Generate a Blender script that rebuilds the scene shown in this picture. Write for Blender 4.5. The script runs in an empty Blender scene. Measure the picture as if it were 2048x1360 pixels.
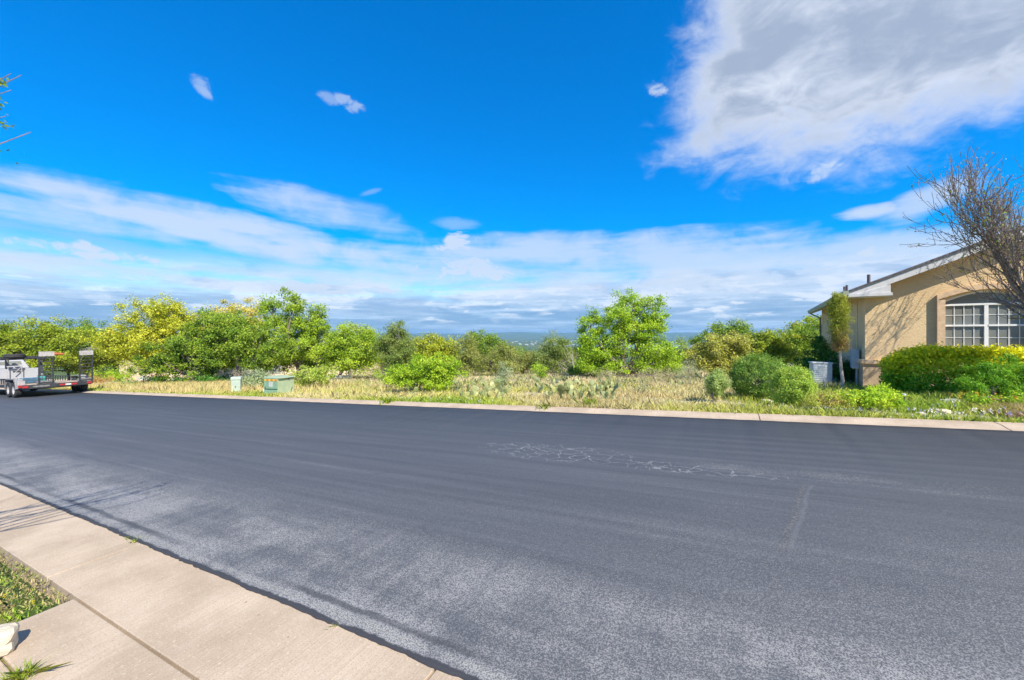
import bpy, math, random
import numpy as np
from mathutils import Matrix, Vector

# ------------------------------------------------------------------ camera, sky, sun, exposure
scn = bpy.context.scene
COL = scn.collection
F = 790.0                    # focal length in pixels of the 2048 px wide photograph
EYE = 1.5                    # eye height above the road at the camera's foot
HOR = 672.0
cam = bpy.data.cameras.new("camera")
cam.sensor_width = 36.0
cam.lens = 36.0 * F / 2048.0
cam.shift_y = -(680.0 - HOR) / 2048.0
cam.clip_start = 0.05
cam.clip_end = 40000.0
cam_o = bpy.data.objects.new("camera", cam)
cam_o.location = (0, 0, EYE)
cam_o.rotation_euler = (math.radians(90), 0, 0)
COL.objects.link(cam_o)
scn.camera = cam_o

SUN_EL = math.radians(44)
SUN_H = Vector((0.50, -0.87, 0)).normalized()        # horizontal direction towards the sun
sun = bpy.data.lights.new("sun", 'SUN')
sun.energy = 5.0
sun.angle = math.radians(0.5)
sun.color = (1.0, 0.93, 0.80)
sun_o = bpy.data.objects.new("sun", sun)
to_sun = Vector((SUN_H.x * math.cos(SUN_EL), SUN_H.y * math.cos(SUN_EL), math.sin(SUN_EL)))
sun_o.rotation_euler = to_sun.to_track_quat('Z', 'Y').to_euler()
COL.objects.link(sun_o)

scn.view_settings.view_transform = 'Standard'
scn.view_settings.look = 'None'
scn.view_settings.exposure = 0.68
scn.view_settings.gamma = 1.0
scn.view_settings.use_curve_mapping = False
scn.cycles.use_denoising = True
scn.cycles.max_bounces = 6
scn.cycles.diffuse_bounces = 3
scn.cycles.transmission_bounces = 4
scn.cycles.transparent_max_bounces = 6
scn.cycles.use_adaptive_sampling = True
scn.cycles.adaptive_threshold = 0.02


class E:
    """a node socket with arithmetic"""
    def __init__(self, nt, s):
        self.nt, self.s = nt, s

    def _m(self, op, *a):
        n = self.nt.nodes.new('ShaderNodeMath'); n.operation = op
        for i, v in enumerate((self,) + a):
            if isinstance(v, E): self.nt.links.new(v.s, n.inputs[i])
            else: n.inputs[i].default_value = v
        return E(self.nt, n.outputs[0])
    def __add__(self, o): return self._m('ADD', o)
    __radd__ = __add__
    def __sub__(self, o): return self._m('SUBTRACT', o)
    def __rsub__(self, o): return self * -1.0 + o
    def __mul__(self, o): return self._m('MULTIPLY', o)
    __rmul__ = __mul__
    def __truediv__(self, o): return self._m('DIVIDE', o)
    def abs(self): return self._m('ABSOLUTE')
    def min(self, o): return self._m('MINIMUM', o)
    def max(self, o): return self._m('MAXIMUM', o)
    def pow(self, o): return self._m('POWER', o)
    def exp(self): return self._m('EXPONENT')
    def smooth(self, a, b, lo=0.0, hi=1.0):
        n = self.nt.nodes.new('ShaderNodeMapRange'); n.interpolation_type = 'SMOOTHSTEP'
        self.nt.links.new(self.s, n.inputs[0])
        if a > b: a, b, lo, hi = b, a, hi, lo
        for i, v in zip((1, 2, 3, 4), (a, b, lo, hi)): n.inputs[i].default_value = v
        return E(self.nt, n.outputs[0])


def link(nt, v, inp):
    if isinstance(v, E): nt.links.new(v.s, inp)
    elif isinstance(v, bpy.types.NodeSocket): nt.links.new(v, inp)
    else:
        if hasattr(inp.default_value, '__len__') and len(inp.default_value) == 4 and len(v) == 3: v = (*v, 1)
        inp.default_value = v


def mixc(nt, f, a, b):
    n = nt.nodes.new('ShaderNodeMix'); n.data_type = 'RGBA'
    link(nt, f, n.inputs[0]); link(nt, a, n.inputs[6]); link(nt, b, n.inputs[7])
    return n.outputs[2]


def noise(nt, vec, scale, detail=4, rough=0.55, dist=0.0):
    n = nt.nodes.new('ShaderNodeTexNoise')
    nt.links.new(vec, n.inputs['Vector'])
    n.inputs['Scale'].default_value = scale; n.inputs['Detail'].default_value = detail
    n.inputs['Roughness'].default_value = rough; n.inputs['Distortion'].default_value = dist
    return E(nt, n.outputs['Fac'])


def vscale(nt, vec, s, off=(0, 0, 0)):
    n = nt.nodes.new('ShaderNodeMapping'); nt.links.new(vec, n.inputs['Vector'])
    n.inputs['Scale'].default_value = s; n.inputs['Location'].default_value = off
    return n.outputs['Vector']


def vrot(nt, vec, rot, s, off=(0, 0, 0)):
    n = nt.nodes.new('ShaderNodeMapping'); nt.links.new(vec, n.inputs['Vector'])
    n.inputs['Rotation'].default_value = rot; n.inputs['Scale'].default_value = s; n.inputs['Location'].default_value = off
    return n.outputs['Vector']


# ------------------------------------------------------------------ sky with clouds
world = bpy.data.worlds.new("World"); scn.world = world; world.use_nodes = True
world.cycles.sampling_method = 'MANUAL'; world.cycles.sample_map_resolution = 512
nt = world.node_tree; nt.nodes.clear()
wo = nt.nodes.new('ShaderNodeOutputWorld'); bg = nt.nodes.new('ShaderNodeBackground')
nt.links.new(bg.outputs[0], wo.inputs[0])
STR = 0.10
bg.inputs['Strength'].default_value = STR
sky = nt.nodes.new('ShaderNodeTexSky'); sky.sky_type = 'NISHITA'; sky.sun_disc = False
sky.sun_elevation = SUN_EL
sky.sun_rotation = math.atan2(SUN_H.x, SUN_H.y)
sky.air_density = 1.0; sky.dust_density = 0.3; sky.ozone_density = 3.0; sky.altitude = 300
gm = nt.nodes.new('ShaderNodeGamma'); nt.links.new(sky.outputs[0], gm.inputs['Color']); gm.inputs['Gamma'].default_value = 0.78
hs = nt.nodes.new('ShaderNodeHueSaturation'); nt.links.new(gm.outputs[0], hs.inputs['Color'])
hs.inputs['Hue'].default_value = 0.511; hs.inputs['Saturation'].default_value = 1.95; hs.inputs['Value'].default_value = 2.0
tc = nt.nodes.new('ShaderNodeTexCoord'); D = tc.outputs['Generated']
sp = nt.nodes.new('ShaderNodeSeparateXYZ'); nt.links.new(D, sp.inputs[0])
dx_, dy_, dz_ = (E(nt, sp.outputs[i]) for i in range(3))
# coarse and fine billows, and flat streaks
cb = noise(nt, vscale(nt, D, (1, 1, 1.7)), 3.2, 6, 0.58, 0.4)
cf = noise(nt, vscale(nt, D, (1, 1, 1.8)), 11.0, 5, 0.6, 0.6)
st1 = noise(nt, vscale(nt, D, (1, 1, 9.0), (3, 1, 0)), 3.0, 5, 0.55, 0.3)
st2 = noise(nt, vscale(nt, D, (1, 1, 14.0), (7, 2, 5)), 5.0, 6, 0.6, 0.2)
cg = noise(nt, vscale(nt, D, (1.0, 1.0, 1.5), (2, 5, 1)), 26.0, 5, 0.62, 0.8)
dg = noise(nt, vrot(nt, D, (0, math.radians(28), 0), (0.55, 1.0, 2.4), (1, 3, 2)), 4.6, 6, 0.58, 0.5)
wob = (dg - 0.5) * 0.10 + (cb - 0.5) * 0.44 + (cf - 0.5) * 0.28 + (cg - 0.5) * 0.06
# the big cloud over the right: a deck bounded by a near edge on its left and a lower rim
left_e = dx_ - dz_ * 0.25 - dy_ * 0.263
low_e = dz_ - dy_ * 0.425 - (dx_ - dy_ * 0.85).max(0.0) * 0.22
back_e = dy_ * 0.6 + 0.35
deck_d = left_e.min(low_e).min(back_e) + wob * 0.55
deck = deck_d.smooth(-0.022, 0.115)
deck_grey = (deck_d.smooth(0.02, 0.16) * (dg * 0.9 + cb * 0.3 + (cf - 0.5) * 0.5).smooth(0.30, 0.72) + (0.5 - cg) * 0.25).max(0.0).min(1.0)
# low bank round the horizon
el = dz_ + (st1 - 0.5) * 0.09 + (cf - 0.5) * 0.02
bank = el.smooth(0.185, 0.12) * (st1 * 0.9 + cb * 0.5 + dx_ * 0.14).smooth(0.46, 0.78)
low = el.smooth(0.125, 0.07)
bank = bank.max(low)
wisp = (dz_ - 0.19 + (st1 - 0.5) * 0.12).abs().smooth(0.045, 0.0) * (st1 + cb * 0.6 - dx_ * 0.12).smooth(0.82, 1.05) * 0.5
# separate puffs and streaks: (direction u, v; half sizes; strength)
puffs = None
for (px, py, rx, ry, k, tilt, sm) in ((405, 172, 15, 9, 0.55, 0.5, 0), (656, 197, 12, 6, 0.4, 0.3, 0), (706, 212, 18, 7, 0.55, 0.35, 0),
                                  (1313, 178, 12, 8, 0.75, 0.5, 0), (1742, 424, 36, 9, 0.95, 0.0, 1), (1855, 402, 56, 18, 0.8, -0.35, 1),
                                  (1640, 345, 26, 9, 0.6, -0.5, 0), (742, 384, 14, 3, 0.25, -0.4, 1),
                                  (905, 488, 26, 10, 1.1, -0.2, 0), (940, 537, 52, 12, 1.3, 0.0, 0), (1750, 500, 26, 10, 1.0, 0.0, 0),
                                  (640, 420, 85, 22, 0.8, 0.16, 1), (740, 445, 90, 20, 0.55, 0.25, 1), (905, 447, 30, 7, 0.35, 0.0, 1), (90, 425, 190, 15, 0.75, 0.06, 1), (380, 452, 210, 18, 0.95, 0.14, 1),
                                  (640, 490, 220, 17, 0.95, 0.16, 1), (860, 520, 220, 18, 0.9, 0.10, 1), (1230, 505, 300, 24, 0.85, 0.03, 1), (195, 506, 62, 12, 1.3, 0.1, 0), (120, 530, 150, 12, 0.8, 0.0, 1),
                                  (1560, 515, 260, 20, 0.8, 0.0, 1), (640, 577, 90, 8, 1.1, -0.03, 0), (1000, 560, 300, 14, 0.6, 0.0, 1)):
    c = Vector(((px - 1024) / F, 1.0, (HOR - py) / F)); L = c.length; c.normalize()
    right = Vector((c.y, -c.x, 0)).normalized(); up = right.cross(c)
    r2 = right * math.cos(tilt) - up * math.sin(tilt); u2 = right * math.sin(tilt) + up * math.cos(tilt)
    a, b = rx / F / L * (1.0 if abs(px - 1024) < 500 else 0.85), ry / F / L
    def dot(vv, k_):
        n = nt.nodes.new('ShaderNodeVectorMath'); n.operation = 'DOT_PRODUCT'
        nt.links.new(D, n.inputs[0]); n.inputs[1].default_value = tuple(vv * k_)
        return E(nt, n.outputs['Value'])
    p, q, front = dot(r2, 1 / a), dot(u2, 1 / b), dot(c, 1)
    d2 = (p * p + q * q) * 0.55 + (front * -1.0).smooth(-0.2, 0.0) * 50.0 + ((0.5 - cf) * 6.0 + (0.5 - st2) * 1.4 + (0.5 - cg) * 8.0 if not sm else (0.5 - st1) * 3.4 + (0.5 - cb) * 4.0 + (0.5 - cf) * 2.4 + (0.5 - st2) * 1.2)
    m = (d2.smooth(2.1, -0.2) if sm else d2.smooth(1.9, -0.3)) * k
    puffs = m if puffs is None else puffs.max(m)
puffs = puffs.min(1.0)
white = (4.2, 4.9, 5.9); grey = (2.45, 3.0, 4.0); lowgrey = (1.15, 2.3, 4.2); bright = (5.1, 5.5, 6.3); pale = (2.7, 3.9, 5.7)
bankcol = mixc(nt, st2.smooth(0.42, 0.66), lowgrey, pale)
bankcol = mixc(nt, (el + (st2 - 0.5) * 0.07 + (cb - 0.5) * 0.05).smooth(0.035, 0.12), bankcol, (3.9, 4.7, 5.9))
bankcol = mixc(nt, (st2 * 0.6 + cf * 0.6).smooth(0.60, 0.74) * el.smooth(0.045, 0.10), bankcol, bright)
cm = noise(nt, vscale(nt, D, (1, 1, 4.2), (5, 1, 3)), 8.5, 6, 0.6, 0.3)
rim = el.smooth(0.025, 0.06)
bankcol = mixc(nt, cm.smooth(0.47, 0.36) * rim * 0.55, bankcol, (1.8, 2.8, 4.6))
bankcol = mixc(nt, cm.smooth(0.52, 0.61) * rim * 0.9, bankcol, bright)
deckcol = mixc(nt, deck_grey, bright, grey)
c0 = mixc(nt, bank.min(0.92), hs.outputs[0], bankcol)
c0 = mixc(nt, wisp, c0, pale)
c0 = mixc(nt, puffs * 0.9, c0, white)
c0 = mixc(nt, deck.min(0.97), c0, deckcol)
nt.links.new(c0, bg.inputs['Color'])

# ------------------------------------------------------------------ place: axes along and across the road
RD = Vector((-0.888, 0.460, 0)); RN = Vector((0.460, 0.888, 0))      # along (downhill, leftwards) and across
SLOPE = 0.05
S0, S1, SC0, SC1 = 1.475, 8.0, 0.965, 8.42       # asphalt edges and outer edges of the two ribbon kerbs
random.seed(5)


def ts(x, y): return x * RD.x + y * RD.y, x * RN.x + y * RN.y


def xy(t, s): return t * RD.x + s * RN.x, t * RD.y + s * RN.y


def gz(x, y):
    t, s = ts(x, y)
    z = -SLOPE * np.clip(t, -60, 150)
    z = z - 0.045 * (np.clip(s, SC1, 46) - SC1)
    return z - 0.115 * np.maximum(s - 46, 0)


def at(px, Z):                                   # column of the photograph and a distance -> spot on the ground
    x = (px - 1024) / F * Z
    return x, Z, float(gz(x, Z))


def ground(px, py):                              # where the line of sight through a pixel meets the lot
    u, v = (px - 1024) / F, (HOR - py) / F
    lo, hi = 1.0, 200.0
    for _ in range(50):
        m = (lo + hi) / 2
        if EYE + v * m > gz(u * m, m): lo = m
        else: hi = m
    return u * lo, lo, float(gz(u * lo, lo))


# ------------------------------------------------------------------ mesh helpers
class MB:
    def __init__(self): self.v, self.f = [], []
    def quadbox(self, c8):
        b = len(self.v); self.v += [tuple(p) for p in c8]
        for q in ((0, 3, 2, 1), (4, 5, 6, 7), (0, 1, 5, 4), (1, 2, 6, 5), (2, 3, 7, 6), (3, 0, 4, 7)): self.f.append(tuple(b + i for i in q))
        return self
    def box(self, x0, x1, y0, y1, z0, z1):
        return self.quadbox([(x0, y0, z0), (x1, y0, z0), (x1, y1, z0), (x0, y1, z0), (x0, y0, z1), (x1, y0, z1), (x1, y1, z1), (x0, y1, z1)])
    def bar(self, p, q, w, h):                   # rectangular bar between two points
        p, q = Vector(p), Vector(q); d = (q - p).normalized()
        a = d.cross(Vector((0, 0, 1)))
        if a.length < 1e-3: a = d.cross(Vector((0, 1, 0)))
        a.normalize(); b = a.cross(d).normalized()
        a *= w / 2; b *= h / 2
        return self.quadbox([p - a - b, p + a - b, q + a - b, q - a - b, p - a + b, p + a + b, q + a + b, q - a + b])
    def tube(self, pts, rad, n=6, cap=True):
        pts = [Vector(p) for p in pts]
        if not hasattr(rad, '__len__'): rad = [rad] * len(pts)
        base = len(self.v); ref = None
        for i, p in enumerate(pts):
            d = (pts[min(i + 1, len(pts) - 1)] - pts[max(i - 1, 0)]).normalized()
            if ref is None: ref = d.cross(Vector((0.31, 0.2, 0.93)))
            a = (ref - d * ref.dot(d))
            if a.length < 1e-5: a = d.cross(Vector((1, 0, 0)))
            a.normalize(); ref = a; b = d.cross(a)
            for k in range(n):
                w = 2 * math.pi * k / n
                self.v.append(tuple(p + (a * math.cos(w) + b * math.sin(w)) * rad[i]))
        for i in range(len(pts) - 1):
            for k in range(n):
                k2 = (k + 1) % n
                self.f.append((base + i * n + k, base + i * n + k2, base + (i + 1) * n + k2, base + (i + 1) * n + k))
        if cap:
            self.f.append(tuple(base + k for k in range(n - 1, -1, -1)))
            e = base + (len(pts) - 1) * n
            self.f.append(tuple(e + k for k in range(n)))
        return self
    def lathe(self, prof, n=20, axis='z', c=(0, 0, 0)):      # profile of (radius, height)
        b = len(self.v)
        for r, h in prof:
            for k in range(n):
                w = 2 * math.pi * k / n
                p = (r * math.cos(w), r * math.sin(w), h)
                if axis == 'y': p = (p[0], p[2], p[1])
                if axis == 'x': p = (p[2], p[0], p[1])
                self.v.append((p[0] + c[0], p[1] + c[1], p[2] + c[2]))
        for i in range(len(prof) - 1):
            for k in range(n):
                k2 = (k + 1) % n
                self.f.append((b + i * n + k, b + i * n + k2, b + (i + 1) * n + k2, b + (i + 1) * n + k))
        return self
    def prism(self, poly, y0, y1):               # polygon in x,z extruded along y
        b = len(self.v); n = len(poly)
        self.v += [(x, y0, z) for x, z in poly] + [(x, y1, z) for x, z in poly]
        self.f.append(tuple(range(b, b + n))); self.f.append(tuple(range(b + 2 * n - 1, b + n - 1, -1)))
        for i in range(n):
            j = (i + 1) % n
            self.f.append((b + i, b + n + i, b + n + j, b + j))
        return self
    def build(self, name, mat, parent=None, bevel=0, smooth=False):
        me = bpy.data.meshes.new(name); me.from_pydata(self.v, [], self.f); me.update()
        if smooth: me.polygons.foreach_set('use_smooth', [True] * len(me.polygons))
        return obj(name, me, mat, parent, bevel)


def obj(name, me, mat, parent=None, bevel=0):
    o = bpy.data.objects.new(name, me); COL.objects.link(o)
    if mat and me and not me.materials: me.materials.append(mat)
    if parent: o.parent = parent
    if bevel:
        m = o.modifiers.new('bevel', 'BEVEL'); m.width = bevel; m.segments = 2; m.limit_method = 'ANGLE'
    return o


def tag(o, label, cat=None, group=None, kind=None):
    if label: o['label'] = label
    if cat: o['category'] = cat
    if group: o['group'] = group
    if kind: o['kind'] = kind
    return o


def empty(name, loc=(0, 0, 0), rz=0.0, mat=None):
    o = bpy.data.objects.new(name, None); COL.objects.link(o)
    o.empty_display_size = 0.2
    if mat is not None: o.matrix_world = mat
    else: o.location = loc; o.rotation_euler = (0, 0, rz)
    return o


def polys(name, co, quads, cols=None, mat=None, parent=None, tri=False):
    """fast mesh from arrays; quads (n,4) or (n,3)"""
    k = quads.shape[1]; me = bpy.data.meshes.new(name)
    me.vertices.add(len(co)); me.vertices.foreach_set('co', np.ascontiguousarray(co, dtype=np.float32).ravel())
    me.loops.add(quads.size); me.loops.foreach_set('vertex_index', quads.astype(np.int32).ravel())
    me.polygons.add(len(quads)); me.polygons.foreach_set('loop_start', np.arange(0, quads.size, k, dtype=np.int32))
    me.update(calc_edges=True)
    if cols is not None:
        a = me.color_attributes.new('tint', 'FLOAT_COLOR', 'POINT')
        c4 = np.ones((len(co), 4), dtype=np.float32); c4[:, :3] = cols
        a.data.foreach_set('color', c4.ravel())
    return obj(name, me, mat, parent)


# ------------------------------------------------------------------ materials
MATS = {}


def mat(name, col, rough=0.6, metal=0.0, spec=0.4, var=0.12, scale=8.0, bump=0.0, bscale=60.0, col2=None):
    """plain procedural surface: colour broken by two octaves of noise, optional relief"""
    if name in MATS: return MATS[name]
    m = bpy.data.materials.new(name); m.use_nodes = True; MATS[name] = m
    t = m.node_tree; b = t.nodes['Principled BSDF']
    c = t.nodes.new('ShaderNodeTexCoord').outputs['Object']
    n = noise(t, c, scale, 6, 0.6)
    lo = tuple(x * (1 - var) for x in col) if col2 is None else col2
    hi = tuple(min(1, x * (1 + var)) for x in col)
    t.links.new(mixc(t, n.smooth(0.3, 0.7), lo, hi), b.inputs['Base Color'])
    b.inputs['Roughness'].default_value = rough; b.inputs['Metallic'].default_value = metal
    b.inputs['Specular IOR Level'].default_value = spec
    if bump:
        bn = t.nodes.new('ShaderNodeBump'); bn.inputs['Strength'].default_value = bump; bn.inputs['Distance'].default_value = 0.02
        t.links.new(noise(t, c, bscale, 5, 0.65).s, bn.inputs['Height']); t.links.new(bn.outputs[0], b.inputs['Normal'])
    return m


def leaf_mat(name, trans=0.35, rough=0.5):
    m = bpy.data.materials.new(name); m.use_nodes = True; t = m.node_tree
    b = t.nodes['Principled BSDF']; out = t.nodes['Material Output']
    a = t.nodes.new('ShaderNodeAttribute'); a.attribute_name = 'tint'
    t.links.new(a.outputs['Color'], b.inputs['Base Color'])
    b.inputs['Roughness'].default_value = rough; b.inputs['Specular IOR Level'].default_value = 0.25
    tr = t.nodes.new('ShaderNodeBsdfTranslucent'); t.links.new(a.outputs['Color'], tr.inputs['Color'])
    mx = t.nodes.new('ShaderNodeMixShader'); mx.inputs[0].default_value = trans
    t.links.new(b.outputs[0], mx.inputs[1]); t.links.new(tr.outputs[0], mx.inputs[2]); t.links.new(mx.outputs[0], out.inputs[0])
    return m


M_LEAF = leaf_mat('leaf', 0.42)
M_GRASS = leaf_mat('grass_blade', 0.3, 0.6)
M_BARK = mat('bark', (0.16, 0.13, 0.105), 0.9, var=0.35, scale=14, bump=0.6, bscale=40)
M_TWIG = mat('grey_bark', (0.225, 0.175, 0.15), 0.9, var=0.35, scale=20)
M_DEAD = mat('dead_wood', (0.42, 0.37, 0.31), 0.9, var=0.25, scale=20)

# asphalt, in road coordinates (x against the slope, y across)
def asphalt():
    m = bpy.data.materials.new('asphalt'); m.use_nodes = True; t = m.node_tree; b = t.nodes['Principled BSDF']
    c = t.nodes.new('ShaderNodeTexCoord').outputs['Object']
    s_ = t.nodes.new('ShaderNodeSeparateXYZ'); t.links.new(c, s_.inputs[0])
    X, Y = E(t, s_.outputs[0]), E(t, s_.outputs[1])
    streak = noise(t, vscale(t, c, (0.22, 1.6, 1)), 1.6, 5, 0.6)
    streak2 = noise(t, vscale(t, c, (0.10, 3.0, 1), (4, 2, 0)), 2.2, 5, 0.6)
    blot = noise(t, vscale(t, c, (0.7, 1, 1), (9, 0, 0)), 1.3, 5, 0.6)
    brush = noise(t, vscale(t, c, (3.0, 0.5, 1)), 3.0, 5, 0.6)
    grain = noise(t, c, 130.0, 3, 0.6)
    grain2 = noise(t, c, 55.0, 3, 0.65)
    # how far the seal has worn off: strip along the near kerb, then blotches
    edge = Y + (streak - 0.5) * 1.5 + (blot - 0.5) * 1.0
    worn = edge.smooth(2.75, 1.95) * (blot * 0.75 + streak * 0.5 + brush * 0.25).smooth(0.52, 0.86)
    worn = worn * 0.60 + edge.smooth(4.6, 1.6) * 0.17
    right = (X + (blot - 0.5) * 5.0).smooth(-1.5, 2.5) * Y.smooth(6.0, 2.0) * 0.34
    seam = (Y - 5.05 + (streak2 - 0.5) * 0.9).abs().smooth(0.28, 0.0) * (X + (blot - .5) * 3).smooth(-1.2, 1.2) * 0.40 * (blot * 0.6 + grain2 * 0.5).smooth(0.45, 0.7)
    flecks = streak2.smooth(0.58, 0.73) * 0.22
    w = (worn + right + seam + flecks).min(1.0)
    speck = (grain * 0.75 + grain2 * 0.35 - 0.05 + w * 0.14).smooth(0.50, 0.66)
    dark = mixc(t, streak2.smooth(0.35, 0.65), (0.055, 0.061, 0.072), (0.073, 0.079, 0.091))
    dark = mixc(t, speck * 0.38, dark, (0.18, 0.18, 0.185))
    lite = mixc(t, speck, (0.082, 0.084, 0.090), (0.33, 0.32, 0.31))
    colr = mixc(t, w, dark, lite)
    # alligator cracking near the middle
    vr = t.nodes.new('ShaderNodeTexVoronoi'); vr.feature = 'DISTANCE_TO_EDGE'; vr.inputs['Scale'].default_value = 5.2
    wv = t.nodes.new('ShaderNodeVectorMath'); wv.operation = 'ADD'; t.links.new(vscale(t, c, (0.75, 1.2, 1)), wv.inputs[0])
    nn = t.nodes.new('ShaderNodeTexNoise'); nn.inputs['Scale'].default_value = 6; t.links.new(c, nn.inputs['Vector'])
    sc = t.nodes.new('ShaderNodeVectorMath'); sc.operation = 'SCALE'; sc.inputs['Scale'].default_value = 0.22
    t.links.new(nn.outputs['Color'], sc.inputs[0]); t.links.new(sc.outputs[0], wv.inputs[1])
    t.links.new(wv.outputs[0], vr.inputs['Vector'])
    crack = E(t, vr.outputs['Distance']).smooth(0.035, 0.008)
    reg = ((X + 2.0) / 1.15); reg2 = (Y - 5.05) / 0.42
    r1 = (reg * reg + reg2 * reg2 + (blot - 0.5) * 1.2).smooth(1.15, 0.6)
    q1 = (X + 0.5) / 1.3; q2 = (Y - 4.88) / 0.2
    r2 = (q1 * q1 + q2 * q2 + (blot - 0.5) * 1.2).smooth(1.1, 0.5) * 0.8
    brk = grain2 * 0.5 + blot * 0.5
    colr = mixc(t, crack * r1.max(r2) * brk.smooth(0.38, 0.56) * 0.65, colr, (0.36, 0.36, 0.36))
    # one sealed transverse crack and some hairlines
    axis = X - (Y - 3.28) * 0.25 - 0.40 + (noise(t, c, 2.0, 3) - 0.5) * 0.10
    inl = (Y - 4.02).abs().smooth(0.80, 0.66)
    colr = mixc(t, axis.abs().smooth(0.034, 0.010) * inl * 0.34, colr, mixc(t, grain2.smooth(0.45, 0.6), (0.045, 0.047, 0.05), (0.20, 0.19, 0.16)))
    colr = mixc(t, (axis - 0.05).abs().smooth(0.022, 0.008) * inl * 0.12, colr, (0.26, 0.26, 0.26))
    hair = (noise(t, vscale(t, c, (0.5, 0.8, 1), (2, 5, 0)), 0.9, 4, 0.5) - 0.5).abs().smooth(0.004, 0.0015) * blot.smooth(0.45, 0.6)
    colr = mixc(t, hair * 0.2, colr, (0.035, 0.036, 0.04))
    # the ragged lip of seal along the near kerb: dark rim, pale strip, dark again
    lip = Y + (noise(t, vscale(t, c, (1.5, 1, 1)), 3.0, 5, 0.7) - 0.5) * 0.07
    colr = mixc(t, (lip - 1.545).abs().smooth(0.030, 0.012) * (blot * 0.5 + brush * 0.6).smooth(0.38, 0.60) * 0.8, colr, mixc(t, grain.smooth(0.4, 0.6), (0.12, 0.12, 0.12), (0.32, 0.31, 0.29)))
    colr = mixc(t, (lip - 1.61).abs().smooth(0.035, 0.01) * 0.75 * streak.smooth(0.4, 0.55), colr, (0.04, 0.042, 0.048))
    colr = mixc(t, lip.smooth(1.512, 1.498), colr, (0.038, 0.039, 0.044))
    colr = mixc(t, (Y + (streak - .5) * .2).smooth(7.8, 7.95), colr, (0.040, 0.042, 0.05))
    t.links.new(colr, b.inputs['Base Color'])
    b.inputs['Roughness'].default_value = 0.72; b.inputs['Specular IOR Level'].default_value = 0.45
    bn = t.nodes.new('ShaderNodeBump'); bn.inputs['Strength'].default_value = 0.55; bn.inputs['Distance'].default_value = 0.006
    t.links.new((grain + grain2 * 0.6 + axis.abs().smooth(0.05, 0.01) * inl * 0.25).s, bn.inputs['Height']); t.links.new(bn.outputs[0], b.inputs['Normal'])
    return m


def concrete():
    m = bpy.data.materials.new('concrete'); m.use_nodes = True; t = m.node_tree; b = t.nodes['Principled BSDF']
    c = t.nodes.new('ShaderNodeTexCoord').outputs['Object']
    big = noise(t, c, 1.6, 6, 0.62)
    broom = noise(t, vscale(t, c, (70, 2.0, 1)), 1.0, 4, 0.6)
    fine = noise(t, c, 120, 3, 0.6)
    spots = noise(t, c, 26, 2, 0.5)
    k = mixc(t, big.smooth(0.32, 0.68), (0.40, 0.31, 0.22), (0.55, 0.44, 0.325))
    k = mixc(t, (broom * 0.7 + fine * 0.3).smooth(0.36, 0.64) * 0.34, k, (0.34, 0.26, 0.185))
    k = mixc(t, noise(t, c, 7.0, 5, 0.7).smooth(0.52, 0.75) * 0.35, k, (0.52, 0.42, 0.33))
    k = mixc(t, fine.smooth(0.52, 0.68) * 0.5, k, (0.24, 0.18, 0.13))
    k = mixc(t, noise(t, c, 55, 2, 0.5).smooth(0.60, 0.70) * 0.45, k, (0.60, 0.50, 0.40))
    k = mixc(t, spots.smooth(0.73, 0.78) * 0.6, k, (0.10, 0.08, 0.06))
    t.links.new(k, b.inputs['Base Color']); b.inputs['Roughness'].default_value = 0.88; b.inputs['Specular IOR Level'].default_value = 0.2
    bn = t.nodes.new('ShaderNodeBump'); bn.inputs['Strength'].default_value = 0.6; bn.inputs['Distance'].default_value = 0.004
    t.links.new((broom + fine * 0.5).s, bn.inputs['Height']); t.links.new(bn.outputs[0], b.inputs['Normal'])
    return m


def soil(name, cols, scale):
    m = bpy.data.materials.new(name); m.use_nodes = True; t = m.node_tree; b = t.nodes['Principled BSDF']
    c = t.nodes.new('ShaderNodeTexCoord').outputs['Object']
    n1, n2, n3 = noise(t, c, scale, 6, 0.65), noise(t, c, scale * 9, 5, 0.65), noise(t, c, scale * 50, 3, 0.6)
    k = mixc(t, n1.smooth(0.38, 0.62), cols[0], cols[1]); k = mixc(t, n2.smooth(0.48, 0.7), k, cols[2])
    k = mixc(t, n3.smooth(0.35, 0.75) * 0.5, k, tuple(x * 0.5 for x in cols[0]))
    t.links.new(k, b.inputs['Base Color']); b.inputs['Roughness'].default_value = 0.95; b.inputs['Specular IOR Level'].default_value = 0.1
    bn = t.nodes.new('ShaderNodeBump'); bn.inputs['Strength'].default_value = 0.8; bn.inputs['Distance'].default_value = 0.03
    t.links.new((n2 + n3 * 0.4).s, bn.inputs['Height']); t.links.new(bn.outputs[0], b.inputs['Normal'])
    return m


M_ASPH, M_CONC = asphalt(), concrete()
M_LOT = soil('lot_soil', ((0.46, 0.37, 0.22), (0.58, 0.49, 0.32), (0.34, 0.34, 0.12)), 0.5)
M_LAWN = soil('lawn_soil', ((0.24, 0.19, 0.10), (0.26, 0.24, 0.10), (0.18, 0.24, 0.04)), 2.0)
M_VALLEY = soil('valley_woodland', ((0.06, 0.11, 0.03), (0.10, 0.14, 0.05), (0.20, 0.19, 0.12)), 0.004)

# ------------------------------------------------------------------ ground, road, kerbs
R3 = Vector((-RD.x, -RD.y, SLOPE)).normalized(); N3 = RN.copy().normalized(); U3 = R3.cross(N3).normalized()
ROAD = Matrix(((R3.x, N3.x, U3.x, 0), (R3.y, N3.y, U3.y, 0), (R3.z, N3.z, U3.z, 0), (0, 0, 0, 1)))

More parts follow.
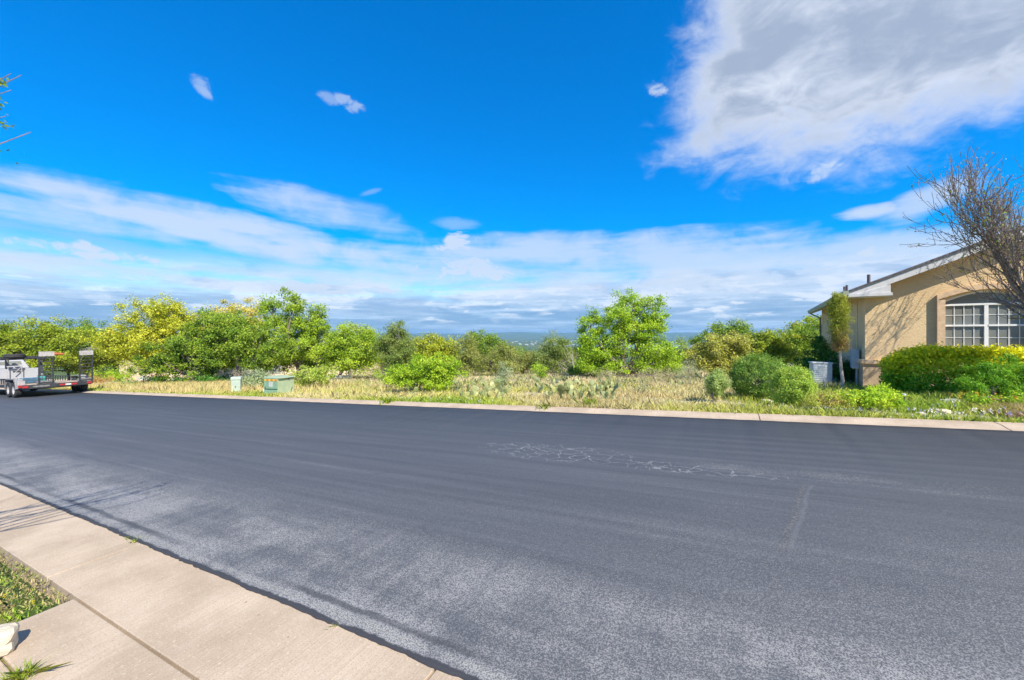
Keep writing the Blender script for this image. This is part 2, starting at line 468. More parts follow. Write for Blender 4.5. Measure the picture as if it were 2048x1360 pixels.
# one sheet to the horizon: hill top, slope, valley and the blue hills beyond
rad = np.concatenate([np.array([0.0]), np.geomspace(2, 9000, 110)]); ang = np.linspace(0, 2 * math.pi, 241)[:-1]
A, Rr = np.meshgrid(ang, rad); GX, GY = Rr * np.sin(A), Rr * np.cos(A)
Z = gz(GX, GY) - 0.16
Z = np.maximum(Z, -45 + 1.2 * np.sin(GX * 0.004) * np.sin(GY * 0.006))
ridge = 96 + 7 * np.sin(A * 9 + 1) + 5 * np.sin(A * 23 + 2) + 3 * np.sin(A * 51) + 9 * np.sin(A * 4.0 + 0.3)
hs_ = np.clip((Rr - 5200) / 2600, 0, 1); hs_ = hs_ * hs_ * (3 - 2 * hs_)
foot = np.clip((Rr - 3300) / 900, 0, 1) * (8 + 8 * np.sin(A * 31 + Rr * 0.001))
Z = np.where(Rr > 3000, np.maximum(Z, -45 + foot + hs_ * ridge), Z)
nr, na = A.shape
idx = np.arange(nr * na).reshape(nr, na); nx_ = np.roll(idx, -1, axis=1)
q = np.stack([idx[:-1], idx[1:], nx_[1:], nx_[:-1]], -1).reshape(-1, 4)
tag(polys('terrain', np.stack([GX, GY, Z], -1).reshape(-1, 3), q[:, ::-1], None, M_VALLEY), None, kind='structure')


def sheet(name, t0, t1, s0, s1, step, material, bump=0.03, dz=0.0):
    T, S = np.meshgrid(np.arange(t0, t1 + 1e-6, step), np.arange(s0, s1 + 1e-6, step))
    x, y = xy(T, S); z = gz(x, y) + dz
    rs = np.random.default_rng(3); k = rs.normal(size=T.shape)
    k = (k + np.roll(k, 1, 0) + np.roll(k, 1, 1) + np.roll(k, -1, 0) + np.roll(k, -1, 1)) / 3
    fade = np.clip((np.minimum(np.abs(S - s0), np.abs(S - s1))) / 1.0, 0, 1)
    z = z + k * bump * fade
    a, b = T.shape; i = np.arange(a * b).reshape(a, b)
    f = np.stack([i[:-1, :-1], i[1:, :-1], i[1:, 1:], i[:-1, 1:]], -1).reshape(-1, 4)
    o = polys(name, np.stack([x, y, z], -1).reshape(-1, 3), f, None, material)
    o.data.polygons.foreach_set('use_smooth', [True] * len(o.data.polygons))
    return tag(o, None, kind='structure')


sheet('lot_ground', -26, 90, SC1 - 0.12, 50, 0.5, M_LOT, 0.035, -0.012)
sheet('lawn_ground', -12, 30, -11, SC0 - 0.003, 0.25, M_LAWN, 0.012, -0.02)

# asphalt sheet with a ragged near lip lapping onto the gutter
n = 900; xs = np.linspace(-95, 30, n); rs = np.random.default_rng(1)
def wiggle(a, k):
    w = rs.normal(size=n)
    for _ in range(k): w = (w + np.roll(w, 1) + np.roll(w, -1)) / 3
    return w / (np.abs(w).max() + 1e-9) * a
xs_near = np.sort(np.concatenate([np.linspace(-14, 6, 620), np.linspace(-95, -14.2, 180), np.linspace(6.2, 30, 100)])); n = len(xs_near)
near = S0 + 0.004 + wiggle(0.009, 5) + wiggle(0.007, 0); far_ = S1 + wiggle(0.02, 6)
co = []
for k, (yy, zz) in enumerate(((near + 0.004, -0.03), (near, 0.006), (near + 0.012, 0.014), (near * 0.5 + far_ * 0.5, 0.014), (far_, 0.014), (far_ + 0.004, -0.03))):
    co.append(np.stack([xs_near, yy, np.full(n, zz)], -1))
i = np.arange(6 * n).reshape(6, n)
f = np.stack([i[:-1, :-1], i[:-1, 1:], i[1:, 1:], i[1:, :-1]], -1).reshape(-1, 4)
road = polys('road', np.concatenate(co), f, None, M_ASPH); road.matrix_world = ROAD; tag(road, None, kind='structure')

# ribbon kerbs: cast in slabs with open joints; the joints show the dirt bed below
M_DIRT = mat('joint_dirt', (0.17, 0.13, 0.075), 0.95, var=0.4, scale=30)
def ribbon(name, s0, s1, rise, joints, zt):
    r = MB().box(-95, 30, s0 + 0.02, s1 - 0.01 if rise == 0 else s1 - 0.02, -0.12, -0.022).build(name, M_DIRT); r.matrix_world = ROAD
    tag(r, None, kind='structure')
    for a, b in zip(joints[:-1], joints[1:]):
        a, b = a + 0.006, b - 0.006
        g = MB()
        prof = [(s0, zt + (rise if s0 > 5 else 0)), (s0 + (s1 - s0) * 0.5, zt + rise * 0.55), (s1, zt + rise)] if rise else [(s0, zt), (s0 * .5 + s1 * .5, zt), (s1, zt)]
        if rise: prof = [(s0, zt), (s0 + 0.2, zt + rise * 0.35), (s0 + 0.34, zt + rise * 0.85), (s1, zt + rise)]
        bb = 0
        m_ = len(prof)
        for X_ in (a, b):
            for (y_, z_) in prof: g.v.append((X_, y_, z_))
            for (y_, z_) in reversed(prof): g.v.append((X_, y_, -0.14))
        k_ = 2 * m_
        g.f.append(tuple(range(k_))[::-1]); g.f.append(tuple(range(k_, 2 * k_)))
        for j in range(k_):
            g.f.append((j, (j + 1) % k_, k_ + (j + 1) % k_, k_ + j))
        g.build('slab', M_CONC, r, 0.004)
    return r
J0 = -1.17
near_j = [J0 + 3.05 * k for k in range(-12, 4)]
ribbon('near_kerb', SC0 + 0.006, S0 + 0.12, 0, near_j, 0.0)
far_j = [-4.25 * RD.x - 6.64 * RD.y - 0.05 + 2.95 * k for k in range(-24, 5)]
ribbon('far_kerb', S1 - 0.1, SC1, 0.055, far_j, 0.004)

# driveway slab on this side, its grassy notch, joints
dw = empty('driveway', mat=ROAD); tag(dw, None, kind='structure')
for (a, b) in ((-3.66, -0.61), (-0.596, 2.4), (2.414, 5.4)):
    for (s0, s1) in ((0.606, SC0 - 0.008), (-1.6, 0.594), (-4.6, -1.612)):
        MB().box(a, b, s0, s1, -0.14, 0.0).build('slab', M_CONC, dw, 0.006)
MB().box(-3.64, 5.38, -4.58, SC0 - 0.02, -0.16, -0.02).build('joint_bed', M_DIRT, dw)

# ------------------------------------------------------------------ far valley: lake and scattered houses
def water():
    m = bpy.data.materials.new('lake_water'); m.use_nodes = True; t = m.node_tree; b = t.nodes['Principled BSDF']
    c = t.nodes.new('ShaderNodeTexCoord').outputs['Object']
    t.links.new(mixc(t, noise(t, c, 0.01, 4), (0.03, 0.06, 0.08), (0.05, 0.08, 0.10)), b.inputs['Base Color'])
    b.inputs['Roughness'].default_value = 0.18
    bn = t.nodes.new('ShaderNodeBump'); bn.inputs['Strength'].default_value = 0.3; bn.inputs['Distance'].default_value = 0.3
    t.links.new(noise(t, c, 0.4, 4).s, bn.inputs['Height']); t.links.new(bn.outputs[0], b.inputs['Normal'])
    return m
lk = MB(); ring = []
for k in range(64):
    w = 2 * math.pi * k / 64; r = 1 + 0.12 * math.sin(3 * w + 1) + 0.08 * math.sin(7 * w)
    ring.append((760 + 620 * r * math.cos(w), 1690 + 330 * r * math.sin(w), -43.2))
lk.v = ring + [(x, y, -44.2) for x, y, _ in ring]
lk.f = [tuple(range(64))] + [(k, 64 + k, 64 + (k + 1) % 64, (k + 1) % 64) for k in range(64)]
tag(lk.build('lake', water()), None, kind='structure')

M_WHITE = mat('white_paint', (0.66, 0.65, 0.62), 0.6)
M_FARROOF = mat('far_roof', (0.26, 0.25, 0.25), 0.8)
rnd = random.Random(11)
wall_me = MB().box(-7, 7, -5, 5, 0, 3.2).prism([(-7, 3.2), (7, 3.2), (0, 5.9)], -5, 5)
roof_me = MB().quadbox([(-7.6, -5.5, 3.0), (0, -5.5, 6.0), (0, 5.5, 6.0), (-7.6, 5.5, 3.0), (-7.6, -5.5, 3.3), (0, -5.5, 6.35), (0, 5.5, 6.35), (-7.6, 5.5, 3.3)])
roof_me.quadbox([(7.6, -5.5, 3.0), (7.6, 5.5, 3.0), (0, 5.5, 6.0), (0, -5.5, 6.0), (7.6, -5.5, 3.3), (7.6, 5.5, 3.3), (0, 5.5, 6.35), (0, -5.5, 6.35)])
h0 = None
for k in range(46):
    Zf = rnd.uniform(1900, 3500); px = rnd.uniform(1005, 1150) if k < 38 else rnd.uniform(1180, 1400)
    x = (px - 1024) / F * Zf
    if h0 is None:
        h0 = empty('valley_house'); w_ = wall_me.build('wall', M_WHITE, h0); r_ = roof_me.build('roof', M_FARROOF, h0)
        tag(h0, 'tiny pale gabled house in the far valley below the hills', 'house', 'far houses scattered over the valley floor'); hh = h0
    else:
        hh = h0.copy(); COL.objects.link(hh)
        for p in (w_, r_):
            c_ = p.copy(); COL.objects.link(c_); c_.parent = hh
    g_ = -45 + 1.2 * math.sin(x * 0.004) * math.sin(Zf * 0.006)
    hh.location = (x, Zf, g_ - 0.3); hh.rotation_euler = (0, 0, rnd.uniform(0, 6)); sc_ = rnd.uniform(0.7, 1.25); hh.scale = (sc_, sc_, sc_)

# ------------------------------------------------------------------ the stucco house on the right
def stucco():
    m = bpy.data.materials.new('stucco'); m.use_nodes = True; t = m.node_tree; b = t.nodes['Principled BSDF']
    c = t.nodes.new('ShaderNodeTexCoord').outputs['Object']
    n1, n2, n3 = noise(t, c, 1.2, 4), noise(t, vscale(t, c, (1, 1, 1.6)), 16, 5, 0.65, 0.8), noise(t, c, 60, 3)
    k = mixc(t, n1.smooth(0.3, 0.7), (0.70, 0.50, 0.28), (0.78, 0.58, 0.335))
    k = mixc(t, n2.smooth(0.45, 0.66) * 0.45, k, (0.58, 0.40, 0.21))
    t.links.new(k, b.inputs['Base Color']); b.inputs['Roughness'].default_value = 0.9; b.inputs['Specular IOR Level'].default_value = 0.15
    bn = t.nodes.new('ShaderNodeBump'); bn.inputs['Strength'].default_value = 0.75; bn.inputs['Distance'].default_value = 0.02
    t.links.new((n2 + n3 * 0.35).s, bn.inputs['Height']); t.links.new(bn.outputs[0], b.inputs['Normal'])
    return m


M_STUCCO = stucco()
M_STRIM = mat('stucco_trim', (0.64, 0.45, 0.28), 0.9, bump=0.3, bscale=40)
M_FASCIA = mat('fascia_paint', (0.60, 0.585, 0.565), 0.6, var=0.08)
M_SOFFIT = mat('soffit', (0.50, 0.40, 0.22), 0.8)
M_SHINGLE = mat('shingle', (0.12, 0.11, 0.12), 0.9, var=0.4, scale=10, bump=0.5)
M_GUTTER = mat('gutter_paint', (0.33, 0.36, 0.27), 0.5, var=0.08)
M_FRAME = mat('white_window_frame', (0.78, 0.78, 0.76), 0.45, var=0.04)
M_BLIND = mat('interior_blind', (0.33, 0.31, 0.27), 0.8, var=0.2, scale=5)
M_PIPE = mat('vent_pipe_paint', (0.13, 0.10, 0.11), 0.7)
M_BOXGREY = mat('utility_grey_paint', (0.42, 0.47, 0.50), 0.5, var=0.08)


def glass():
    m = bpy.data.materials.new('window_glass'); m.use_nodes = True; t = m.node_tree; b = t.nodes['Principled BSDF']
    c = t.nodes.new('ShaderNodeTexCoord').outputs['Object']
    t.links.new(mixc(t, noise(t, c, 3), (0.15, 0.16, 0.14), (0.23, 0.235, 0.215)), b.inputs['Base Color'])
    b.inputs['Roughness'].default_value = 0.06; b.inputs['Specular IOR Level'].default_value = 0.7
    bn = t.nodes.new('ShaderNodeBump'); bn.inputs['Strength'].default_value = 0.05; bn.inputs['Distance'].default_value = 0.02
    t.links.new(noise(t, c, 5, 2).s, bn.inputs['Height']); t.links.new(bn.outputs[0], b.inputs['Normal'])
    return m


M_GLASS = glass()
# local frame: x along the front towards the right, y into the house, z up from the eye level plane
HC = Vector((11.44, 12.8, EYE)); HA = math.atan2(-0.535, 0.845)
house = empty('stucco_house', (HC.x, HC.y, HC.z), HA)
tag(house, 'tan stucco house with front gable, white fascia and arched multi-pane window', 'house')
PITCH, TOP, BASE, PK = 0.42, 1.31, -1.85, 5.6       # roof pitch, wall top at the corner, foot, ridge position
DEPTH = 11.0
WA, WB, WS, WT = 1.79, 3.54, -0.42, 1.05             # window opening: left, right, sill, spring of the arch
def arch(a): return WT + 0.27 * math.sin(math.pi * (a - WA) / (WB - WA))
top = lambda a: TOP + PITCH * (a if a < PK else 2 * PK - a) + 0.14
W = MB()
def fpan(pts):                                       # a front wall piece, 0.2 thick
    W.prism([(x, z) for x, z in pts], 0.0, 0.2)
fpan([(0, BASE), (WA, BASE), (WA, top(WA)), (0, top(0))])
fpan([(WB, BASE), (2 * PK, BASE), (2 * PK, top(2 * PK)), (PK, top(PK)), (WB, top(WB))])
fpan([(WA, BASE), (WB, BASE), (WB, WS), (WA, WS)])
N = 14
for k in range(N):
    a, b = WA + (WB - WA) * k / N, WA + (WB - WA) * (k + 1) / N
    fpan([(a, arch(a)), (b, arch(b)), (b, top(b)), (a, top(a))])
W.build('front_wall', M_STUCCO, house)
MB().box(0, 0.2, 0.202, DEPTH, BASE, TOP + 0.14).build('side_wall', M_STUCCO, house)
MB().box(2 * PK - 0.2, 2 * PK, 0.202, DEPTH, BASE, TOP + 0.14).build('side_wall', M_STUCCO, house)
MB().box(0.202, 2 * PK - 0.202, DEPTH - 0.2, DEPTH, BASE, TOP).build('rear_wall', M_STUCCO, house)
# base course and ledge
MB().box(-0.06, 2 * PK + 0.06, -0.07, -0.002, BASE, -0.90).box(-0.06, -0.002, 0.0, DEPTH, BASE, -0.90).build('base_course', mat('base_stucco', (0.46, 0.345, 0.22), 0.9, bump=0.5, bscale=30), house)
MB().box(-0.12, 2 * PK + 0.12, -0.13, -0.002, -0.898, -0.76).box(-0.12, -0.002, 0.0, DEPTH, -0.898, -0.76).build('ledge', M_STRIM, house, 0.02)
# window surround standing proud of the wall
sur = MB()
sur.box(WA - 0.17, WA, -0.11, -0.002, WS - 0.14, WT + 0.03)
sur.box(WB, WB + 0.17, -0.11, -0.002, WS - 0.14, WT + 0.03)
sur.box(WA + 0.002, WB - 0.002, -0.13, -0.002, WS - 0.14, WS)
for k in range(N):
    a, b = WA - 0.17 + (WB - WA + 0.34) * k / N, WA - 0.17 + (WB - WA + 0.34) * (k + 1) / N
    f2 = lambda q: WT + 0.03 + 0.27 * math.sin(math.pi * (q - WA + 0.17) / (WB - WA + 0.34))
    sur.prism([(a, f2(a)), (b, f2(b)), (b, f2(b) + 0.15), (a, f2(a) + 0.15)], -0.11, -0.002)
sur.build('window_surround', M_STRIM, house)
win = MB(); fw = 0.038; yg = 0.10
win.box(WA, WA + fw, yg - 0.04, yg + 0.03, WS, WT).box(WB - fw, WB, yg - 0.04, yg + 0.03, WS, WT)
MID = (WA + WB) / 2
win.box(MID - 0.04, MID + 0.04, yg - 0.04, yg + 0.03, WS + fw, 0.90)
win.box(WA + fw, WB - fw, yg - 0.045, yg + 0.03, 0.90, 0.955).box(WA + fw, WB - fw, yg - 0.04, yg + 0.03, WS, WS + fw)
for x0, x1 in ((WA + fw, MID - 0.04), (MID + 0.04, WB - fw)): win.box(x0, x1, yg - 0.05, yg + 0.03, 0.285, 0.335)
for k in range(N):
    a, b = WA + (WB - WA) * k / N, WA + (WB - WA) * (k + 1) / N
    win.prism([(a, arch(a) - 0.05), (b, arch(b) - 0.05), (b, arch(b)), (a, arch(a))], yg - 0.04, yg + 0.03)
wo_ = win.build('window', M_FRAME, house)
mun = []
for x0, x1 in ((WA + fw, MID - 0.04), (MID + 0.04, WB - fw)):
    for z0, z1 in ((WS + fw, 0.285), (0.335, 0.90)):
        zs = [z0, (z0 + z1) / 2, z1]; xs_ = [x0 + (x1 - x0) * k / 4 for k in range(5)]
        for k in range(1, 4): MB().box(xs_[k] - 0.0075, xs_[k] + 0.0075, yg - 0.012, yg + 0.02, z0, z1).build('muntin', M_FRAME, wo_)
        for k in range(4):
            e0, e1 = (0.0092 if k else 0), (0.0092 if k < 3 else 0)
            MB().box(xs_[k] + e0, xs_[k + 1] - e1, yg - 0.010, yg + 0.018, zs[1] - 0.0075, zs[1] + 0.0075).build('muntin', M_FRAME, wo_)
            for j in range(2):
                o = MB().box(xs_[k] + e0, xs_[k + 1] - e1, yg + 0.003, yg + 0.009, zs[j] + (0.0092 if j else 0), zs[j + 1] - (0 if j else 0.0092)).build('pane', M_GLASS, wo_)
                o.rotation_euler = (0, 0, 0)
g = MB()
pts = [(WA + fw, 0.955), (WB - fw, 0.955)] + [(b, arch(b) - 0.05) for b in [WB - fw - (WB - WA - 2 * fw) * k / N for k in range(N + 1)]]
g.prism(pts, yg + 0.003, yg + 0.009).build('arch_pane', M_GLASS, wo_)
MB().box(WA, WB, 0.17, 0.19, WS, 0.93).build('blind', M_BLIND, wo_)
# roof: two slopes with thickness, overhanging front (0.42) and eaves (0.5)
OF, OE = 0.42, 0.45
def slope_slab(z_lo, z_hi, off, y0, y1, side):
    zt = lambda a: TOP + PITCH * a + off
    a0, a1 = -OE, PK
    pts = [(a0, y0, zt(a0) + z_lo), (a1, y0, zt(a1) + z_lo), (a1, y1, zt(a1) + z_lo), (a0, y1, zt(a0) + z_lo), (a0, y0, zt(a0) + z_hi), (a1, y0, zt(a1) + z_hi), (a1, y1, zt(a1) + z_hi), (a0, y1, zt(a0) + z_hi)]
    if side: pts = [(2 * PK - x, y, z) for x, y, z in pts]; pts = [pts[i] for i in (1, 0, 3, 2, 5, 4, 7, 6)]
    return pts
rf = MB().quadbox(slope_slab(0.16, 0.22, 0.14, -OF - 0.05, DEPTH + 0.4, 0)).quadbox(slope_slab(0.16, 0.22, 0.14, -OF - 0.05, DEPTH + 0.4, 1)).build('roof', M_SHINGLE, house)
MB().quadbox(slope_slab(0.0, 0.158, 0.14, -OF + 0.03, DEPTH + 0.35, 0)).quadbox(slope_slab(0.0, 0.158, 0.14, -OF + 0.03, DEPTH + 0.35, 1)).build('soffit', M_SOFFIT, rf)
MB().quadbox(slope_slab(-0.06, 0.158, 0.14, -OF, -OF + 0.028, 0)).quadbox(slope_slab(-0.06, 0.158, 0.14, -OF, -OF + 0.028, 1)).build('fascia', M_FASCIA, rf)
# boxed return of the eave at the front corner
MB().prism([(-OE - 0.01, TOP + 0.02 - 0.10), (0.52, TOP + 0.02 - 0.10), (0.52, TOP + PITCH * 0.52 + 0.06), (-OE - 0.01, TOP - PITCH * OE + 0.17)], -OF - 0.03, -0.003).build('eave_return', M_FASCIA, house, 0.01)
MB().box(-OE - 0.03, 0.56, -OF - 0.06, -OF - 0.031, TOP - 0.06, TOP + 0.03).build('return_moulding', M_FASCIA, house)
# gutter along the left eave and its downspout at the rear
ze = TOP - PITCH * OE + 0.14 + 0.16
MB().prism([(-OE - 0.16, ze - 0.02), (-OE - 0.12, ze - 0.14), (-OE - 0.005, ze - 0.14), (-OE - 0.005, ze + 0.03), (-OE - 0.16, ze + 0.03)], -OF - 0.04, DEPTH + 0.4).build('gutter', M_GUTTER, house)
MB().bar((-OE - 0.08, DEPTH - 0.05, ze - 0.14), (-0.07, DEPTH - 0.1, ze - 0.42), 0.07, 0.06).bar((-0.07, DEPTH - 0.1, ze - 0.40), (-0.07, DEPTH - 0.1, -1.75), 0.07, 0.06).build('downspout', mat('downspout_paint', (0.20, 0.17, 0.15), 0.6), house)
for (a, y, h) in ((0.15, 0.35, 0.32), (0.3, 5.4, 0.45), (0.3, 6.0, 0.45)):
    z = TOP + PITCH * a + 0.33
    MB().tube([(a, y, z), (a, y, z + h)], 0.045, 10).build('vent_pipe', M_PIPE, house)
# meter cabinet, conduit and gas riser on the side wall near the corner
mt = empty('electric_meter_cabinet', HC, HA); tag(mt, 'grey electric meter cabinet fixed to the house side wall near the corner', 'meter cabinet')
MB().box(-0.24, -0.062, 0.50, 0.86, -1.10, -0.45).build('cabinet', M_BOXGREY, mt, 0.012)
MB().box(-0.255, -0.242, 0.53, 0.83, -1.05, -0.5).build('door', M_BOXGREY, mt)
MB().tube([(-0.10, 0.68, -1.10), (-0.10, 0.68, -1.75)], 0.03, 8).build('conduit', M_BOXGREY, mt)
MB().tube([(-0.10, 0.62, -0.45), (-0.10, 0.62, 1.2)], 0.022, 8).build('mast_conduit', M_STUCCO, mt)

# two air conditioners beside the house
def condenser(px, Z, w, h, label):
    x, y, z = at(px, Z)
    r = empty('air_conditioner', (x, y, z - 0.03), HA + 0.12); tag(r, label, 'air conditioner', 'air conditioners beside the stucco house')
    m = mat('condenser_paint', (0.52, 0.56, 0.57), 0.5, var=0.06); md = mat('condenser_dark', (0.10, 0.11, 0.11), 0.6)
    MB().box(-w / 2 - 0.08, w / 2 + 0.08, -w / 2 - 0.08, w / 2 + 0.08, 0.0, 0.08).build('pad', M_CONC, r)
    MB().box(-w / 2, w / 2, -w / 2, w / 2, 0.082, h).build('housing', m, r, 0.03)
    for k in range(9):
        zz = 0.16 + (h - 0.32) * k / 8
        MB().box(-w / 2 + 0.06, w / 2 - 0.06, -w / 2 - 0.012, -w / 2 - 0.002, zz, zz + 0.018).build('louvre', m, r)
    MB().lathe([(0.02, h + 0.012), (w * 0.36, h + 0.012), (w * 0.40, h + 0.002)], 20).build('fan_grille', md, r)
    MB().box(-w / 2 - 0.02, w / 2 + 0.02, -w / 2 - 0.02, w / 2 + 0.02, h - 0.05, h - 0.002).build('lid', m, r, 0.01)
condenser(1641, 14.0, 0.55, 0.86, 'pale grey air conditioner between the clipped bushes and the house')
condenser(1664, 15.2, 0.55, 0.72, 'lower pale air conditioner half hidden behind the first one')

# ------------------------------------------------------------------ neighbour's limestone house behind the oaks
def stone_mat():
    m = bpy.data.materials.new('limestone'); m.use_nodes = True; t = m.node_tree; b = t.nodes['Principled BSDF']
    c = t.nodes.new('ShaderNodeTexCoord').outputs['Object']
    v = t.nodes.new('ShaderNodeTexVoronoi'); v.inputs['Scale'].default_value = 2.6; t.links.new(vscale(t, c, (1, 1, 2.2)), v.inputs['Vector'])
    s_ = t.nodes.new('ShaderNodeSeparateColor'); t.links.new(v.outputs['Color'], s_.inputs[0])
    t.links.new(mixc(t, E(t, s_.outputs[0]), (0.48, 0.37, 0.25), (0.66, 0.55, 0.42)), b.inputs['Base Color']); b.inputs['Roughness'].default_value = 0.9
    return m
M_STONE = stone_mat()
xa, ya, za = at(238, 46); xb, yb, zb = at(720, 44)
nd = Vector((xb - xa, yb - ya, 0)); NL = nd.length; nh = empty('limestone_house', (xa, ya, min(za, zb) - 0.1), math.atan2(nd.y, nd.x))
tag(nh, 'low tan limestone house seen in patches through the oaks', 'house')
lo_ = 0.5
MB().box(0, NL, 0, 9, 0, 3.4).build('wall', M_STONE, nh)
MB().box(-4.5, -0.002, 2.5, 9, 0, 3.2).build('wing_wall', mat('pale_render', (0.5, 0.48, 0.45), 0.8), nh)
MB().quadbox([(-5, -0.7, 3.25), (NL + .6, -0.7, 3.25), (NL + .6, 4.5, 4.6), (-5, 4.5, 4.6), (-5, -0.7, 3.45), (NL + .6, -0.7, 3.45), (NL + .6, 4.5, 4.8), (-5, 4.5, 4.8)]).build('roof', M_SHINGLE, nh)
for a in (-2.9, -1.55):
    wq = MB().box(a - 0.58, a + 0.58, 2.40, 2.498, 0.95, 2.5).build('window', mat('grey_window_frame', (0.30, 0.36, 0.38), 0.6), nh)
    for k in (-1, 1): MB().box(a + k * 0.27 - 0.22, a + k * 0.27 + 0.22, 2.36, 2.398, 1.05, 2.4).build('pane', M_GLASS, wq)
for a in (6.5, 12.0, 19.0):
    wq = MB().box(a - 0.7, a + 0.7, -0.06, -0.002, 1.0, 2.4).build('window', mat('grey_window_frame', (0.30, 0.36, 0.38), 0.6), nh)
    for k in (-1, 1): MB().box(a + k * 0.33 - 0.28, a + k * 0.33 + 0.28, -0.09, -0.062, 1.1, 2.3).build('pane', M_GLASS, wq)

# ------------------------------------------------------------------ foliage
def unit(v): return v / (np.linalg.norm(v, axis=1, keepdims=True) + 1e-9)


def leaf_cloud(name, C, size, cols, bias, rng, parent, elong=1.5, axis_bias=None, material=None):
    n = len(C)
    nm = unit(rng.normal(size=(n, 3)) * 0.75 + bias)
    a = rng.normal(size=(n, 3))
    if axis_bias is not None: a = a * 0.55 + axis_bias
    a = unit(a - nm * np.sum(a * nm, 1, keepdims=True)); b = np.cross(nm, a)
    L = (size * 0.5)[:, None]; Wd = L / elong
    bend = nm * L * 0.18
    co = np.stack([C + a * L - bend, C + b * Wd, C - a * L - bend, C - b * Wd], 1).reshape(-1, 3)
    return polys(name, co, np.arange(4 * n).reshape(n, 4), np.repeat(cols, 4, 0), material or M_LEAF, parent)


def tints(pal, clump_id, n_clump, rng, spread=0.5, jitter=0.16):
    pal = np.array(pal); k = len(pal) - 1
    cl = rng.uniform(0, 1, n_clump)
    u = np.clip(cl[clump_id] * (1 - spread) + rng.uniform(0, 1, len(clump_id)) * spread, 0, 0.9999) * k
    i = u.astype(int); f = (u - i)[:, None]
    c = pal[i] * (1 - f) + pal[np.minimum(i + 1, k)] * f
    return np.clip(c * np.array([1.62, 1.66, 1.6]) * (1 + rng.normal(size=(len(c), 1)) * jitter), 0.004, 0.85)


OAK_YELLOW = [(0.10, 0.14, 0.015), (0.26, 0.28, 0.02), (0.40, 0.40, 0.03), (0.50, 0.44, 0.09)]
OAK_OLIVE = [(0.09, 0.14, 0.02), (0.20, 0.25, 0.02), (0.34, 0.34, 0.03)]
OAK_GREEN = [(0.06, 0.11, 0.015), (0.14, 0.22, 0.02), (0.30, 0.34, 0.04)]
ELM_GREEN = [(0.09, 0.15, 0.015), (0.20, 0.29, 0.02), (0.37, 0.40, 0.04)]
BRIGHT = [(0.12, 0.19, 0.015), (0.22, 0.33, 0.02), (0.38, 0.43, 0.04)]
JUNIPER = [(0.06, 0.10, 0.02), (0.15, 0.20, 0.045), (0.27, 0.30, 0.09)]
JUNI_BROWN = [(0.10, 0.12, 0.025), (0.21, 0.23, 0.05), (0.33, 0.31, 0.13)]
SAGE = [(0.16, 0.20, 0.10), (0.30, 0.33, 0.20), (0.40, 0.42, 0.27)]
DRYBRUSH = [(0.30, 0.24, 0.15), (0.42, 0.36, 0.24), (0.28, 0.28, 0.14)]
CLIPPED = [(0.06, 0.13, 0.02), (0.15, 0.28, 0.03), (0.27, 0.38, 0.07)]
HEDGE = [(0.04, 0.11, 0.01), (0.11, 0.22, 0.01), (0.28, 0.34, 0.015)]
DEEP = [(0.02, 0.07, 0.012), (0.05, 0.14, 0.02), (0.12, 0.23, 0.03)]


def lobes_from(Z, spec):
    """ellipses of the crown seen at distance Z -> ellipsoids, round in plan"""
    out = []
    for (px, py, rx, ry, *dz) in spec:
        zz = Z + (dz[0] if dz else 0.0)
        th = math.atan((px - 1024) / F)
        r = rx * zz / F * math.cos(th)
        out.append((np.array([(px - 1024) / F * zz, zz, EYE + (HOR - py) * zz / F]), np.array([r, r, ry * zz / F])))
    return out


def foliage_points(lobes, Z, rng, dens=1.0, clump_px=9.0, flat=0.75, shell=0.45, keep_above=None, fill=1.0, wobble=0.22):
    """clump centres spread through the ellipsoids and leaf centres gathered round them"""
    cs, li = [], []
    cr = clump_px * Z / F
    for k, (c, r) in enumerate(lobes):
        area = math.pi * r[0] * r[2]
        n = max(5, int(fill * 3.0 * area / (cr * cr * math.pi)))
        d = unit(rng.normal(size=(n, 3))); q = rng.uniform(shell, 1.0, (n, 1)) ** 0.7
        wob = 1 + wobble * rng.normal(size=(n, 1)) * (q > 0.7)
        cs.append(c + d * r * q * wob); li.append(np.full(n, k))
    cs = np.concatenate(cs); li = np.concatenate(li)
    if keep_above is not None:
        ok = cs[:, 2] > keep_above + cr * 0.6
        cs, li = cs[ok], li[ok]
    per = int(125 * dens * (clump_px / 9.0) ** 2)
    ids = np.repeat(np.arange(len(cs)), per)
    sz = rng.uniform(0.6, 1.35, len(cs))
    P = cs[ids] + rng.normal(size=(len(ids), 3)) * cr * 0.62 * sz[ids][:, None] * np.array([1, 1, flat])
    cen = np.array([c for c, r in lobes])[li]
    out = unit(P - cen[ids])
    return cs, li, P, ids, out


